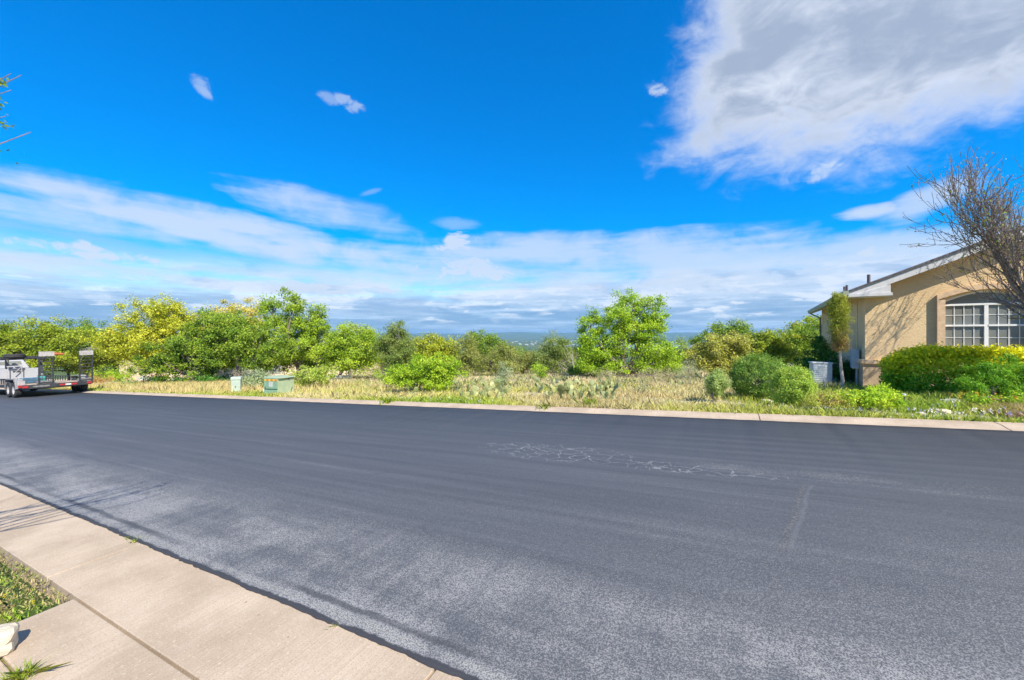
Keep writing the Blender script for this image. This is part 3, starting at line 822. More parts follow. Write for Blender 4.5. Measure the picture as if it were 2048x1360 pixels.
def branchwork(base, lobes, cs, li, r0, rng, nt_=60, lean=None, split=0.35):
    """trunk, one limb to each lobe and twigs on to a share of the clumps"""
    mb = MB(); base = np.array(base)
    allc = np.mean([c for c, r in lobes], axis=0)
    fork = base + (allc - base) * split; fork[2] = base[2] + (min(c[2] for c, r in lobes) - base[2]) * 0.55 + 0.15
    if lean is not None: fork[:2] += lean
    mid = (base + fork) / 2 + rng.normal(size=3) * 0.06 * np.array([1, 1, 0])
    mb.tube([base - (0, 0, 0.15), base + (fork - base) * 0.06 + (0, 0, 0.02), mid, fork], [r0 * 1.5, r0 * 1.1, r0 * 0.9, r0 * 0.8], 9)
    ends = []
    for c, r in lobes:
        e = c + np.array([0, 0, -0.15 * r[2]])
        m = fork + (e - fork) * 0.5 + rng.normal(size=3) * 0.12 * np.linalg.norm(e - fork)
        mb.tube([fork - (fork - base) * 0.05, m, e], [r0 * 0.62, r0 * 0.42, r0 * 0.24], 7); ends.append((m, e))
    for i in rng.permutation(len(cs))[:nt_]:
        m, e = ends[li[i]]; s = (m if rng.random() < 0.4 else e); t_ = cs[i]
        h = s + (t_ - s) * 0.5 + rng.normal(size=3) * 0.1 * np.linalg.norm(t_ - s)
        mb.tube([s, h, t_], [r0 * 0.2, r0 * 0.12, r0 * 0.05], 5, False)
    return mb


SEED = [100]


def tree(name, label, Z, base_px, spec, pal, cat='tree', group=None, r0=0.14, leaf=0.16, dens=1.0, clump=9.0, up=0.45, trunk=True,
         elong=1.5, sprays=0.0, bark=None, twigs=60, flat=0.75, shell=0.4, lean=None, fill=1.0, spread=0.5, lift=None, base=None, split=0.35, wobble=0.22, extra=None):
    SEED[0] += 1; rng = np.random.default_rng(SEED[0])
    bx, by, bz = base if base else at(base_px, Z)
    lobes = lobes_from(Z, spec)
    cs, li, P, ids, out = foliage_points(lobes, Z, rng, dens, clump, flat, shell, bz + 0.1, fill, wobble)
    ok = P[:, 2] > gz(P[:, 0], P[:, 1]) + 0.02
    P, ids, out = P[ok], ids[ok], out[ok]
    root = empty(name, (bx, by, bz)); tag(root, label, cat, group)
    off = np.array([bx, by, bz])
    cols = tints(pal, ids, len(cs), rng, spread)
    if extra is not None: cols = extra(P, cols, rng)
    bias = out * 0.7 + np.array([0, -0.1, up])
    ab = None
    if sprays: ab = out * 0.6 + np.array([0, 0, sprays])
    leaf_cloud('crown', P - off, rng.uniform(0.6, 1.3, len(P)) * leaf * 0.74, cols, bias, rng, root, elong, ab)
    if trunk:
        lob2 = [(c - off, r) for c, r in lobes]
        branchwork(np.zeros(3), lob2, cs - off, li, r0, rng, twigs, lean, split).build('trunk', bark or M_BARK, root)
    return root


# trees at the left, behind and beside the trailer
tree('oak_tree', 'yellow-green oak with a broad low crown behind the trailer', 41, 70, [(20, 690, 75, 42), (90, 668, 62, 34), (140, 690, 55, 38), (-40, 690, 60, 40), (60, 720, 100, 28)], OAK_OLIVE, group='oaks on the left', leaf=0.24)
tree('oak_tree', 'darker green oak with sky gaps rising behind the trailer ramp', 50, 165, [(150, 655, 34, 22), (190, 660, 34, 26), (165, 690, 50, 26), (215, 690, 40, 34)], OAK_GREEN, group='oaks on the left', leaf=0.24, fill=0.75)
tree('oak_tree', 'low grey-green oak along the road beyond the truck', 58, 20, [(-20, 668, 60, 25), (40, 700, 80, 34), (-100, 690, 80, 40)], OAK_OLIVE, group='oaks on the left', leaf=0.3)
tree('oak_tree', 'large golden-yellow oak towering over the limestone house', 37, 320, [(300, 650, 62, 50), (340, 632, 50, 36), (250, 675, 55, 44), (365, 650, 40, 40), (290, 705, 85, 34), (225, 690, 35, 30), (320, 690, 60, 40)], OAK_YELLOW, group='oaks on the left', leaf=0.2, r0=0.22)
tree('oak_tree', 'pale straw-coloured oak top between the golden oak and the green elm', 39, 470, [(455, 640, 34, 32), (495, 635, 36, 34), (440, 680, 60, 30), (510, 665, 30, 30), (420, 655, 40, 35)], [(0.22, 0.22, 0.03), (0.42, 0.36, 0.06), (0.55, 0.44, 0.14)], group='oaks on the left', leaf=0.2)
tree('oak_tree', 'spreading green oak with a low dark multi-stemmed trunk in tall grass', 26.5, 378, [(430, 655, 62, 36), (375, 690, 60, 34), (470, 680, 50, 38), (345, 725, 62, 26), (430, 705, 60, 34), (300, 735, 40, 18), (400, 740, 50, 18)], OAK_GREEN, group='oaks on the left', leaf=0.15, r0=0.26, twigs=90, split=0.2, lean=np.array([0.5, 0]))
tree('oak_tree', 'green oak with a bent grey trunk behind the narrow pedestal', 25.5, 488, [(500, 680, 42, 36), (540, 690, 45, 34), (470, 660, 40, 30), (520, 720, 40, 20)], OAK_GREEN, group='oaks on the left', leaf=0.15, r0=0.17, lean=np.array([-0.6, 0]), split=0.25)
tree('elm_tree', 'tall airy green elm with upright branches showing sky between them', 30, 600, [(545, 625, 22, 32), (585, 612, 26, 28), (620, 640, 36, 34), (575, 660, 46, 34), (640, 660, 26, 30), (605, 690, 60, 32), (560, 708, 44, 28), (530, 610, 11, 14)], ELM_GREEN, group='trees along the lot edge', leaf=0.17, r0=0.16, up=0.3, fill=0.85, clump=7.5)
tree('elm_tree', 'small bright green tree with a bare forked trunk left of the juniper', 28, 676, [(690, 685, 44, 28), (720, 700, 36, 34), (665, 705, 40, 26), (745, 690, 26, 26), (690, 728, 50, 15)], ELM_GREEN, group='trees along the lot edge', leaf=0.16, r0=0.12)
tree('elm_tree', 'thin-crowned elm leaning behind the small bright green tree', 36, 700, [(705, 668, 34, 20), (675, 675, 28, 18), (735, 665, 18, 14), (700, 700, 40, 24)], [(0.16, 0.22, 0.04), (0.26, 0.34, 0.05), (0.36, 0.36, 0.12)], group='trees along the lot edge', leaf=0.2, fill=0.6)
tree('juniper_tree', 'tall conical grey-green juniper behind the bright round shrub', 24.5, 795, [(793, 668, 26, 27), (795, 700, 38, 36), (800, 735, 42, 24), (772, 695, 20, 24)], JUNIPER, group='junipers across the lot', leaf=0.17, sprays=1.0, elong=3.2, up=0.2, r0=0.12, dens=1.2)
tree('oak_tree', 'yellow-green tree behind the shrub and right of the tall juniper', 36, 862, [(855, 695, 32, 27), (890, 695, 28, 28), (870, 725, 48, 24), (835, 700, 20, 24)], OAK_YELLOW[:3], group='trees along the lot edge', leaf=0.2)
tree('juniper_tree', 'dull olive juniper right of the yellow-green tree', 31, 930, [(932, 700, 26, 32), (925, 730, 34, 24), (945, 720, 26, 28)], JUNI_BROWN, group='junipers across the lot', leaf=0.19, sprays=0.9, elong=3, up=0.2)
tree('oak_tree', 'rounded green tree with a darker top behind the olive junipers', 37, 978, [(978, 690, 32, 26), (950, 680, 20, 18), (995, 700, 22, 22), (975, 720, 34, 24)], OAK_GREEN, group='trees along the lot edge', leaf=0.2)
tree('juniper_tree', 'sparse brownish juniper below the rounded green tree', 29, 1000, [(985, 725, 34, 24), (1012, 705, 22, 24), (1010, 735, 36, 18)], JUNI_BROWN, group='junipers across the lot', leaf=0.18, sprays=0.8, elong=3, up=0.2)
tree('juniper_tree', 'low olive juniper in the gap where the blue hills show', 32, 1045, [(1040, 718, 30, 24), (1062, 722, 22, 24), (1030, 738, 34, 14)], JUNI_BROWN, group='junipers across the lot', leaf=0.19, sprays=0.8, elong=3, up=0.2)
tree('juniper_tree', 'dark rounded juniper left of the big bright green tree', 30, 1110, [(1112, 695, 30, 28), (1090, 712, 26, 28), (1128, 715, 26, 30), (1108, 735, 34, 18)], JUNIPER, group='junipers across the lot', leaf=0.18, sprays=0.8, elong=2.8, up=0.2, r0=0.12)
tree('elm_tree', 'big bright green tree standing alone in the cactus lot', 22.5, 1256, [(1268, 613, 52, 33), (1235, 640, 40, 34), (1312, 635, 24, 24), (1282, 655, 50, 30), (1180, 655, 30, 34), (1195, 700, 42, 34), (1250, 690, 46, 32), (1310, 695, 42, 34), (1170, 705, 24, 36), (1300, 650, 22, 16), (1335, 722, 30, 24), (1215, 722, 40, 22), (1290, 728, 44, 18), (1225, 738, 36, 13), (1325, 742, 34, 12), (1180, 735, 30, 18)], BRIGHT, group='trees along the lot edge', leaf=0.125, r0=0.17, twigs=110, dens=1.0, fill=0.8)
tree('elm_tree', 'small dark shrubby tree at the foot of the big bright green tree', 24, 1195, [(1190, 735, 34, 22), (1165, 742, 24, 16)], OAK_GREEN, group='trees along the lot edge', leaf=0.14)
tree('juniper_tree', 'thin young juniper right of the big bright green tree', 27, 1358, [(1358, 705, 18, 24), (1352, 730, 20, 22)], OAK_GREEN, group='junipers across the lot', leaf=0.16, sprays=0.8, elong=2.6)
tree('oak_tree', 'rounded olive oak with yellow tufts behind the clipped bushes', 19, 1430, [(1425, 700, 46, 32), (1470, 690, 32, 26), (1400, 715, 30, 26), (1440, 730, 46, 18)], [(0.12, 0.14, 0.03), (0.26, 0.26, 0.07), (0.36, 0.35, 0.04), (0.30, 0.27, 0.15)], group='oaks left of the stucco house', leaf=0.12, r0=0.11)
tree('oak_tree', 'fresh green oak with a ragged top behind the rounded olive oak', 29, 1450, [(1440, 668, 36, 22), (1480, 668, 30, 22), (1405, 685, 24, 16), (1450, 700, 50, 26)], OAK_GREEN, group='oaks left of the stucco house', leaf=0.16)
tree('oak_tree', 'yellow-green oak in the row behind the clipped bushes', 25, 1530, [(1530, 685, 40, 26), (1500, 700, 34, 30), (1555, 690, 34, 30), (1530, 715, 50, 22)], OAK_OLIVE, group='oaks left of the stucco house', leaf=0.15)
tree('oak_tree', 'mid green oak beside the downspout of the stucco house', 27, 1605, [(1605, 675, 34, 26), (1580, 690, 34, 30), (1632, 662, 24, 26), (1610, 710, 42, 24)], OAK_GREEN, group='oaks left of the stucco house', leaf=0.15)
tree('oak_tree', 'olive oak half hidden behind the gutter end of the stucco house', 33, 1640, [(1640, 650, 34, 22), (1600, 665, 30, 20), (1650, 680, 40, 26)], OAK_OLIVE, group='oaks left of the stucco house', leaf=0.2)
tree('oak_tree', 'low dense olive oak filling the gap behind the trailer deck', 45, 140, [(110, 722, 55, 24), (160, 725, 50, 24), (205, 718, 40, 26), (60, 728, 50, 22)], OAK_OLIVE, group='oaks on the left', leaf=0.22)
tree('oak_tree', 'low shadowy oak left of the limestone house window', 52, 215, [(195, 705, 40, 26), (225, 695, 30, 24), (180, 735, 45, 20)], OAK_GREEN, group='oaks on the left', leaf=0.24)
tree('elm_tree', 'leafy understory tree between the tall airy elm and small bright tree', 33, 650, [(650, 712, 40, 26), (625, 728, 30, 16), (735, 722, 34, 18)], ELM_GREEN, group='trees along the lot edge', leaf=0.17)
tree('oak_tree', 'low leafy oak closing the gap below the pale straw-coloured oak', 31, 520, [(520, 715, 44, 22), (565, 725, 36, 16), (470, 722, 36, 18)], OAK_GREEN, group='oaks on the left', leaf=0.17)
# more crowns filling the tree line farther back
rr = random.Random(4)
fillers = (('dark oak crown deep behind the limestone house', 62, 420), ('olive oak crown behind the tall airy elm', 55, 640), ('olive tree filling the tree line behind the tall juniper', 50, 800),
           ('dull tree filling the tree line beyond the cactus lot', 47, 900), ('low tree at the hill edge below the valley view', 46, 1010), ('low tree at the hill edge right of the dark juniper', 46, 1150),
           ('low green tree seen past the thin young juniper', 44, 1345), ('green oak filling the gap behind the rounded olive oak', 44, 1500), ('olive oak filling the row behind the mid green oak', 42, 1570))
for (lab, Zf, px) in fillers:
    zt = {1010: 712, 1150: 705, 1345: 715, 900: 705}.get(px, 690)
    tree('oak_tree', lab, Zf, px, [(px + rr.uniform(-25, 25), zt + rr.uniform(0, 8), 42, 22), (px - 30, zt + 18, 40, 22), (px + 32, zt + 18, 40, 22)], rr.choice((OAK_OLIVE, OAK_GREEN, JUNI_BROWN)), group='trees along the lot edge', leaf=0.26, twigs=25)

# shrubs
def shrub(name, label, px, py, spec, pal, group=None, leaf=0.07, cat='shrub', **kw):
    x, y, z = ground(px, py)
    kw.setdefault('r0', 0.035); kw.setdefault('twigs', 40); kw.setdefault('shell', 0.3); kw.setdefault('clump', 8.0)
    return tree(name, label, y, px, spec, pal, cat, group, leaf=leaf, base=(x, y, z), split=0.15, **kw)

shrub('round_shrub', 'bright green rounded shrub standing at the edge of the prickly pears', 848, 786, [(860, 735, 44, 30), (885, 745, 38, 28), (835, 750, 38, 28), (865, 765, 46, 16), (800, 752, 34, 18)], BRIGHT, leaf=0.085, dens=1.2)
shrub('round_shrub', 'low bright green shrub behind the rounded shrub, reaching left', 800, 778, [(785, 755, 26, 16), (815, 745, 26, 18)], BRIGHT, leaf=0.09)
shrub('loose_shrub', 'loose yellow-green shrub right of the green transformer box', 628, 778, [(625, 750, 34, 18), (650, 748, 26, 18), (600, 757, 24, 16)], [(0.12, 0.18, 0.03), (0.28, 0.34, 0.05), (0.38, 0.40, 0.10)], leaf=0.1)
shrub('loose_shrub', 'grey-green weedy shrub between the pedestal and the transformer', 512, 780, [(510, 757, 28, 16), (535, 760, 22, 14), (495, 765, 18, 10)], SAGE[:2] + [(0.22, 0.28, 0.08)], leaf=0.1)
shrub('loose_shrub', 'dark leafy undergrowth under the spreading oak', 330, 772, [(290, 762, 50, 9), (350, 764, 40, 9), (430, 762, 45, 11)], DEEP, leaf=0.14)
shrub('sage_shrub', 'tall grey-green feathery shrub among the prickly pears', 1010, 778, [(1010, 745, 18, 20), (1000, 765, 18, 14)], SAGE[:2] + [(0.22, 0.36, 0.12)], leaf=0.07, sprays=1.0, elong=3)
shrub('sage_shrub', 'silvery twiggy shrub right of the big bright green tree', 1380, 768, [(1378, 740, 24, 24), (1362, 752, 18, 16), (1395, 752, 18, 16)], SAGE, leaf=0.06, sprays=1.0, elong=4, dens=0.8)
shrub('brush_shrub', 'dry grey brush under the big bright green tree', 1310, 766, [(1300, 748, 36, 14), (1335, 750, 30, 14), (1210, 748, 30, 12)], DRYBRUSH, leaf=0.07, sprays=0.8, elong=5, dens=0.7)
shrub('brush_shrub', 'dark teal low bush shaded amid the cactus', 1115, 772, [(1120, 765, 24, 8), (1095, 767, 16, 6)], [(0.04, 0.09, 0.06), (0.10, 0.17, 0.11), (0.16, 0.22, 0.16)], leaf=0.06)
shrub('brush_shrub', 'bright yellow-green sprout below the dark rounded juniper', 1080, 760, [(1075, 738, 18, 8), (1082, 748, 9, 8)], BRIGHT, leaf=0.1)
shrub('vase_shrub', 'smallest clipped grey-green bush, vase shaped with bare stems', 1432, 806, [(1433, 764, 25, 22), (1432, 780, 16, 12)], [(0.12, 0.18, 0.05), (0.25, 0.32, 0.09), (0.35, 0.40, 0.16)], group='clipped bushes left of the stucco house', leaf=0.05, sprays=0.9, elong=2.2, dens=1.5, fill=2.2, wobble=0.08, clump=6.0)
shrub('round_bush', 'largest clipped round bush in the group beside the stucco house', 1520, 799, [(1520, 757, 60, 47)], [(0.05, 0.11, 0.02), (0.13, 0.22, 0.03), (0.25, 0.32, 0.07)], group='clipped bushes left of the stucco house', leaf=0.05, shell=0.8, dens=1.6, fill=2.2, sprays=0.6, elong=2.2, flat=1.0, wobble=0.05, clump=6.5)
shrub('round_bush', 'clipped bush in front of the pale air conditioner', 1583, 818, [(1585, 773, 43, 38)], [(0.14, 0.22, 0.03), (0.27, 0.36, 0.05), (0.40, 0.45, 0.10)], group='clipped bushes left of the stucco house', leaf=0.05, shell=0.8, dens=1.6, fill=2.2, sprays=0.7, elong=2.4, flat=1.0, wobble=0.05, clump=6.5)
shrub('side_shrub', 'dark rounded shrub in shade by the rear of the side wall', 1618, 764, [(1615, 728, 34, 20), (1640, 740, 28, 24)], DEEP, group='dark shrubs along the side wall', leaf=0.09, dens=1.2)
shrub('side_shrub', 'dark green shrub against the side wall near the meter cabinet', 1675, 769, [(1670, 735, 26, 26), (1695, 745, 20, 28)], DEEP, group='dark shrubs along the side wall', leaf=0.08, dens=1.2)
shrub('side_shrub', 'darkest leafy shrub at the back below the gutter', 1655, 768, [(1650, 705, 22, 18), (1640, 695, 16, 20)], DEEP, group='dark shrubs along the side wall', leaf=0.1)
# columnar conifer with browned lower foliage and bare trunk
def brown_low(P, cols, rng):
    k = np.clip((1.85 - P[:, 2]) / 0.6, 0, 1)[:, None] * (rng.random((len(P), 1)) < 0.75)
    return cols * (1 - k) + np.array([(0.42, 0.26, 0.12)]) * (0.8 + 0.4 * rng.random((len(P), 1))) * k
cx, cy, cz = at(1684, 11.9)
tree('columnar_conifer', 'narrow upright conifer with browning lower foliage by the house corner', 11.9, 1684, [(1677, 612, 20, 24), (1676, 640, 19, 26), (1678, 668, 18, 24), (1670, 598, 8, 12), (1680, 690, 14, 14)], [(0.14, 0.16, 0.02), (0.24, 0.27, 0.03), (0.36, 0.33, 0.06)], 'tree', leaf=0.055, sprays=1.2, elong=2.6, dens=1.3, r0=0.045, split=0.9, extra=brown_low, base=(cx, cy, cz), clump=6.0, trunk=False, bark=mat('pale_bark', (0.42, 0.36, 0.30), 0.9, var=0.3, scale=10), fill=3.0)
conifer = bpy.data.objects['columnar_conifer']; tip = Vector(((1677 - 1024) / F * 11.9 - cx, 0.0, EYE + (HOR - 600) * 11.9 / F - cz))
MB().tube([(0, 0, -0.1), (0.02, 0, 0.3), (-0.03, 0.01, 0.75), (tip.x * 0.6, 0, 1.3), (tip.x, 0, 2.0), tip], [0.055, 0.046, 0.04, 0.032, 0.02, 0.006], 8).build('trunk', MATS['pale_bark'], conifer)
# dead twiggy branches at the dark juniper
dd = MB(); rng = np.random.default_rng(8); b0 = np.array(at(1150, 27))
for k in range(46):
    a = rng.normal(size=3) * (0.5, 0.5, 0.3) + (0, 0, 0.9); a = a / np.linalg.norm(a); L = rng.uniform(0.8, 2.1)
    m = a * L * 0.5 + rng.normal(size=3) * 0.12; e = a * L + rng.normal(size=3) * 0.25 - np.array([0.2, 0, 0.1])
    dd.tube([(0, 0, -0.05), m, e], [0.04, 0.022, 0.008], 5)
db = empty('dead_shrub', tuple(b0)); dd.build('branches', M_DEAD, db); tag(db, 'leafless pale grey shrub between the dark juniper and big green tree', 'shrub')

# hedge in front of the window: a long box of leaves, yellow new growth on top
def hedge():
    rng = np.random.default_rng(77)
    x0, y0, z0 = ground(1800, 788); x0 += 0.15
    u = np.array([0.845, -0.535, 0]); w = np.array([0.535, 0.845, 0])
    root = empty('long_hedge', (x0, y0, z0)); tag(root, 'long clipped hedge with yellow new leaves on top below the arched window', 'hedge')
    n = 3300; L, Wd, H = 4.6, 1.0, 1.16
    a = rng.uniform(-0.3, L, n); b = rng.uniform(0, Wd, n); h = rng.uniform(0.02, H, n)
    face = rng.integers(0, 10, n)
    b = np.where(face < 5, rng.uniform(0, 0.14, n), b); h = np.where((face >= 5) & (face < 9), H - rng.uniform(0, 0.14, n), h)
    a = np.where(face == 9, rng.uniform(-0.3, 0.05, n), a)
    bul = 0.16 * np.sin(a * 1.9) + 0.10 * np.sin(a * 4.7 + 1)
    # round the top edges and the left end
    edge = np.clip((h - H * 0.62) / (H * 0.38), 0, 1) ** 2
    end = np.clip((0.55 - a) / 0.85, 0, 1) ** 2
    b = np.where(face < 5, b + edge * 0.30 - bul * 0.5 + end * 0.28 + 0.10 * np.clip(0.35 - h, 0, 1), b)
    h = h - end * 0.42 * np.where(face >= 5, 1, 0.8) * h / H + np.where(face >= 5, bul * 0.15, 0)
    cs = a[:, None] * u + b[:, None] * w + h[:, None] * np.array([0, 0, 1])
    per = 17; ids = np.repeat(np.arange(n), per)
    P = cs[ids] + rng.normal(size=(len(ids), 3)) * 0.062
    hh = P[:, 2]
    cols = tints(HEDGE, ids, n, rng, 0.6)
    k = (np.clip((hh - 0.45) / 0.45, 0, 1) * (0.35 + 0.65 * rng.random(len(P))))[:, None]
    new = np.array([(0.82, 0.68, 0.015)]) * (0.7 + 0.5 * rng.random((len(P), 1)))
    cols = cols * (1 - k) + new * k
    bias = np.where((face[ids] < 5)[:, None], np.array([[-0.5, -0.8, 0.35]]), np.array([[0, -0.1, 0.9]]))
    cols = np.minimum(cols * 1.45, 0.85); ok = P[:, 2] > 0.02
    leaf_cloud('foliage', P[ok], rng.uniform(0.05, 0.09, ok.sum()), cols[ok], bias[ok], rng, root, 1.7)
    st = MB()
    for k in range(14):
        p = u * (0.2 + k * 0.33) + w * 0.5
        st.tube([p - (0, 0, 0.2), p + (rng.normal() * 0.1, 0, 0.45), p + (rng.normal() * 0.2, rng.normal() * 0.2, 0.95)], [0.03, 0.024, 0.01], 6)
    st.build('stems', M_BARK, root)
hedge()
shrub('feathery_shrub', 'feathery green shrub spilling in front of the long hedge', 1985, 806, [(1985, 748, 44, 30), (2030, 745, 40, 34), (1950, 772, 36, 20), (2020, 780, 50, 22), (2075, 760, 40, 36)], [(0.04, 0.12, 0.01), (0.12, 0.26, 0.015), (0.22, 0.36, 0.03)], leaf=0.06, sprays=0.7, elong=3.2, dens=1.3)
shrub('flowering_shrub', 'low leafy green plant with orange flowers below the feathery shrub', 1975, 818, [(1950, 800, 34, 10), (1990, 803, 34, 10), (2030, 800, 34, 12)], BRIGHT[:2] + [(0.30, 0.36, 0.03)], leaf=0.055, dens=0.9)
shrub('flower_bed_plant', 'lush yellow-green perennial clump right of the air conditioner', 1745, 826, [(1740, 795, 40, 22), (1775, 798, 34, 20), (1710, 800, 34, 18), (1765, 780, 20, 12)], [(0.14, 0.26, 0.02), (0.30, 0.42, 0.03), (0.42, 0.46, 0.04)], cat='plant', leaf=0.06, elong=2.6, sprays=0.5)
shrub('flower_bed_plant', 'pinkish-tipped loose perennials beside the clipped bush', 1655, 826, [(1655, 798, 34, 18), (1630, 805, 26, 14), (1685, 803, 28, 16)], [(0.16, 0.24, 0.03), (0.32, 0.36, 0.05), (0.45, 0.36, 0.12), (0.45, 0.22, 0.16)], cat='plant', leaf=0.05, elong=2.8, sprays=0.6, dens=0.9)

# clipped garden bushes of the limestone house
def bush_ball(px, Z, rx, h, pal, label):
    x, y, z = at(px, Z)
    tree('garden_bush', label, Z, px, [(px, HOR + (EYE - z - h * 0.55) * F / Z, rx, h * 0.52 * F / Z), (px - rx * 0.4, HOR + (EYE - z - h * 0.4) * F / Z, rx * 0.8, h * 0.4 * F / Z)], pal, 'shrub', 'clipped bushes before the limestone house', leaf=0.14, shell=0.7, dens=1.2, fill=1.2, r0=0.03, twigs=10, flat=1, base=(x, y, z))
bush_ball(205, 36, 26, 1.1, BRIGHT, 'long flat-topped bright green bush by the limestone house window')
bush_ball(240, 34, 24, 0.85, BRIGHT, 'smaller round bright green bush right of the flat-topped one')
bush_ball(200, 31.5, 28, 0.5, [(0.25, 0.16, 0.05), (0.38, 0.22, 0.08), (0.30, 0.28, 0.05)], 'low reddish-brown hedge in front of the bright green bushes')
bush_ball(268, 31.0, 28, 0.42, [(0.20, 0.28, 0.24), (0.30, 0.38, 0.42), (0.34, 0.42, 0.30)], 'low blue-grey flower mound before the limestone house')
bush_ball(318, 32.0, 26, 0.45, [(0.28, 0.14, 0.10), (0.36, 0.20, 0.14), (0.20, 0.20, 0.06)], 'low maroon hedge under the golden oak')

# pear tree at the right: bare twigs with buds, one slim trunk forking into many upright branches
def pear():
    rng = np.random.default_rng(21); mb = MB(); tw = MB(); buds = []
    x, y, z = at(2125, 8.4)
    root = empty('bare_pear_tree', (x, y, z)); tag(root, 'nearly leafless pear tree with dark upright twigs in front of the house', 'tree')
    def grow(p, d, L, r, depth):
        n = 4; pts = [p]; rads = [r]
        for k in range(n):
            d = d + rng.normal(size=3) * 0.13 + np.array([0, 0, 0.10]); d = d / np.linalg.norm(d)
            p = p + d * L / n; pts.append(p); rads.append(max(0.0048, r * (1 - 0.55 * (k + 1) / n)))
        (mb if depth < 2 else tw).tube(pts, rads, 7 if depth < 2 else (5 if depth < 3 else 4), False)
        if depth >= 4:
            buds.append(pts[-1]); buds.append(pts[2])
            return
        kids = (6, 6, 6, 5)[depth]
        for k in range(kids):
            i = rng.integers(1, n + 1) if k else n
            s = pts[i]; ang = rng.uniform(0, 2 * math.pi); tilt = rng.uniform(0.3, 0.75) if k else 0.15
            a = np.cross(d, (0.3, 0.2, 0.9)); a /= np.linalg.norm(a); b = np.cross(d, a)
            nd_ = d * math.cos(tilt) + (a * math.cos(ang) + b * math.sin(ang)) * math.sin(tilt)
            grow(s, nd_, L * rng.uniform(0.45, 0.70), max(0.0065, rads[i] * 0.62), depth + 1)
            if depth >= 2: buds.append(s)
    mb.tube([(0, 0, -0.2), (0.02, 0, 0.1), (-0.03, 0.03, 0.8), (-0.02, 0.0, 1.25)], [0.13, 0.10, 0.085, 0.08], 10)
    for k in range(15):
        w = 2 * math.pi * k / 15 + rng.normal() * 0.2; t_ = rng.uniform(0.10, 0.80)
        dirn = np.array([math.cos(w) * math.sin(t_), math.sin(w) * math.sin(t_), math.cos(t_)])
        grow(np.array([-0.02, 0, 1.0 + 0.3 * rng.random()]), dirn, rng.uniform(1.6, 2.35), 0.05, 1)
    mb.build('trunk', M_TWIG, root); tw.build('twigs', M_TWIG, root)
    B = np.array(buds); B = np.repeat(B, 2, 0) + rng.normal(size=(len(B) * 2, 3)) * 0.035
    cols = tints([(0.16, 0.12, 0.09), (0.24, 0.19, 0.13), (0.30, 0.30, 0.06)], np.arange(len(B)), len(B), rng)
    new = rng.random(len(B)) < 0.09; cols[new] = (0.34, 0.42, 0.03)
    sz = rng.uniform(0.018, 0.045, len(B)); sz[new] *= 1.7
    leaf_cloud('buds', B, sz, cols, np.zeros((len(B), 3)) + (0, 0, 0.4), rng, root, 1.8)
pear()

# young tree just outside the left of the view: arching twigs reach in and its shadow falls on the road
def young_tree():
    rng = np.random.default_rng(5); x, y = -4.35, 1.15; z = float(gz(x, y))
    root = empty('young_street_tree', (x, y, z)); tag(root, 'young tree whose thin arching twigs reach over the pavement', 'tree')
    mb = MB(); off = np.array([x, y, z]); L_ = []
    mb.tube([(0, 0, -0.2), (0.02, 0, 0.6), (0.0, 0.05, 1.3), (0.05, 0.02, 2.0), (0.02, 0, 2.9), (0.05, 0, 3.8)], [0.07, 0.055, 0.05, 0.042, 0.028, 0.01], 8)
    tips = []
    for v_, (px, py) in enumerate(((22, 147), (43, 150), (22, 180), (62, 264), (12, 232), (-30, 190), (-60, 240), (-40, 120), (-70, 300))):
        Zt = 2.0 + 0.08 * (v_ % 3); tips.append((np.array([(px - 1024) / F * Zt, Zt, EYE + (HOR - py) * Zt / F]) - off, 1.6 + 0.16 * v_))
    for k in range(26):
        w = rng.uniform(0, 2 * math.pi); r = rng.uniform(0.6, 1.5)
        e = np.array([math.cos(w) * r, math.sin(w) * r, rng.uniform(1.9, 4.3)])
        if e[0] + x > -1.34 * (e[1] + y): continue
        tips.append((e, rng.uniform(1.2, 2.9)))
    for e, h in tips:
        s = np.array([0.03, 0.02, h]); m = s + (e - s) * 0.55 + np.array([0, 0, -0.10]) + rng.normal(size=3) * 0.05
        m2 = s + (e - s) * 0.84 + np.array([0, 0, -0.10]) + rng.normal(size=3) * 0.02
        mb.tube([s, m, m2, e], [0.014, 0.009, 0.0045, 0.0016], 5)
        for q in range(9):
            f_ = rng.uniform(0.62, 0.97); c = s + (e - s) * f_ + np.array([0, 0, -0.11 * (1 - abs(f_ - 0.7))])
            for _ in range(5): L_.append(c + rng.normal(size=3) * 0.028)
    for (px, py, n_) in ((5, 163, 16), (16, 251, 12), (2, 204, 10), (-20, 215, 20)):
        Zt = 2.02; c = np.array([(px - 1024) / F * Zt, Zt, EYE + (HOR - py) * Zt / F]) - off
        for _ in range(n_): L_.append(c + rng.normal(size=3) * (0.016, 0.016, 0.010))
    P = np.array(L_)
    mb.build('trunk', M_TWIG, root)
    leaf_cloud('leaves', P, rng.uniform(0.016, 0.034, len(P)), tints(OAK_GREEN, np.arange(len(P)), len(P), rng), np.zeros((len(P), 3)) + (0, 0, 0.5), rng, root, 2.4)
young_tree()

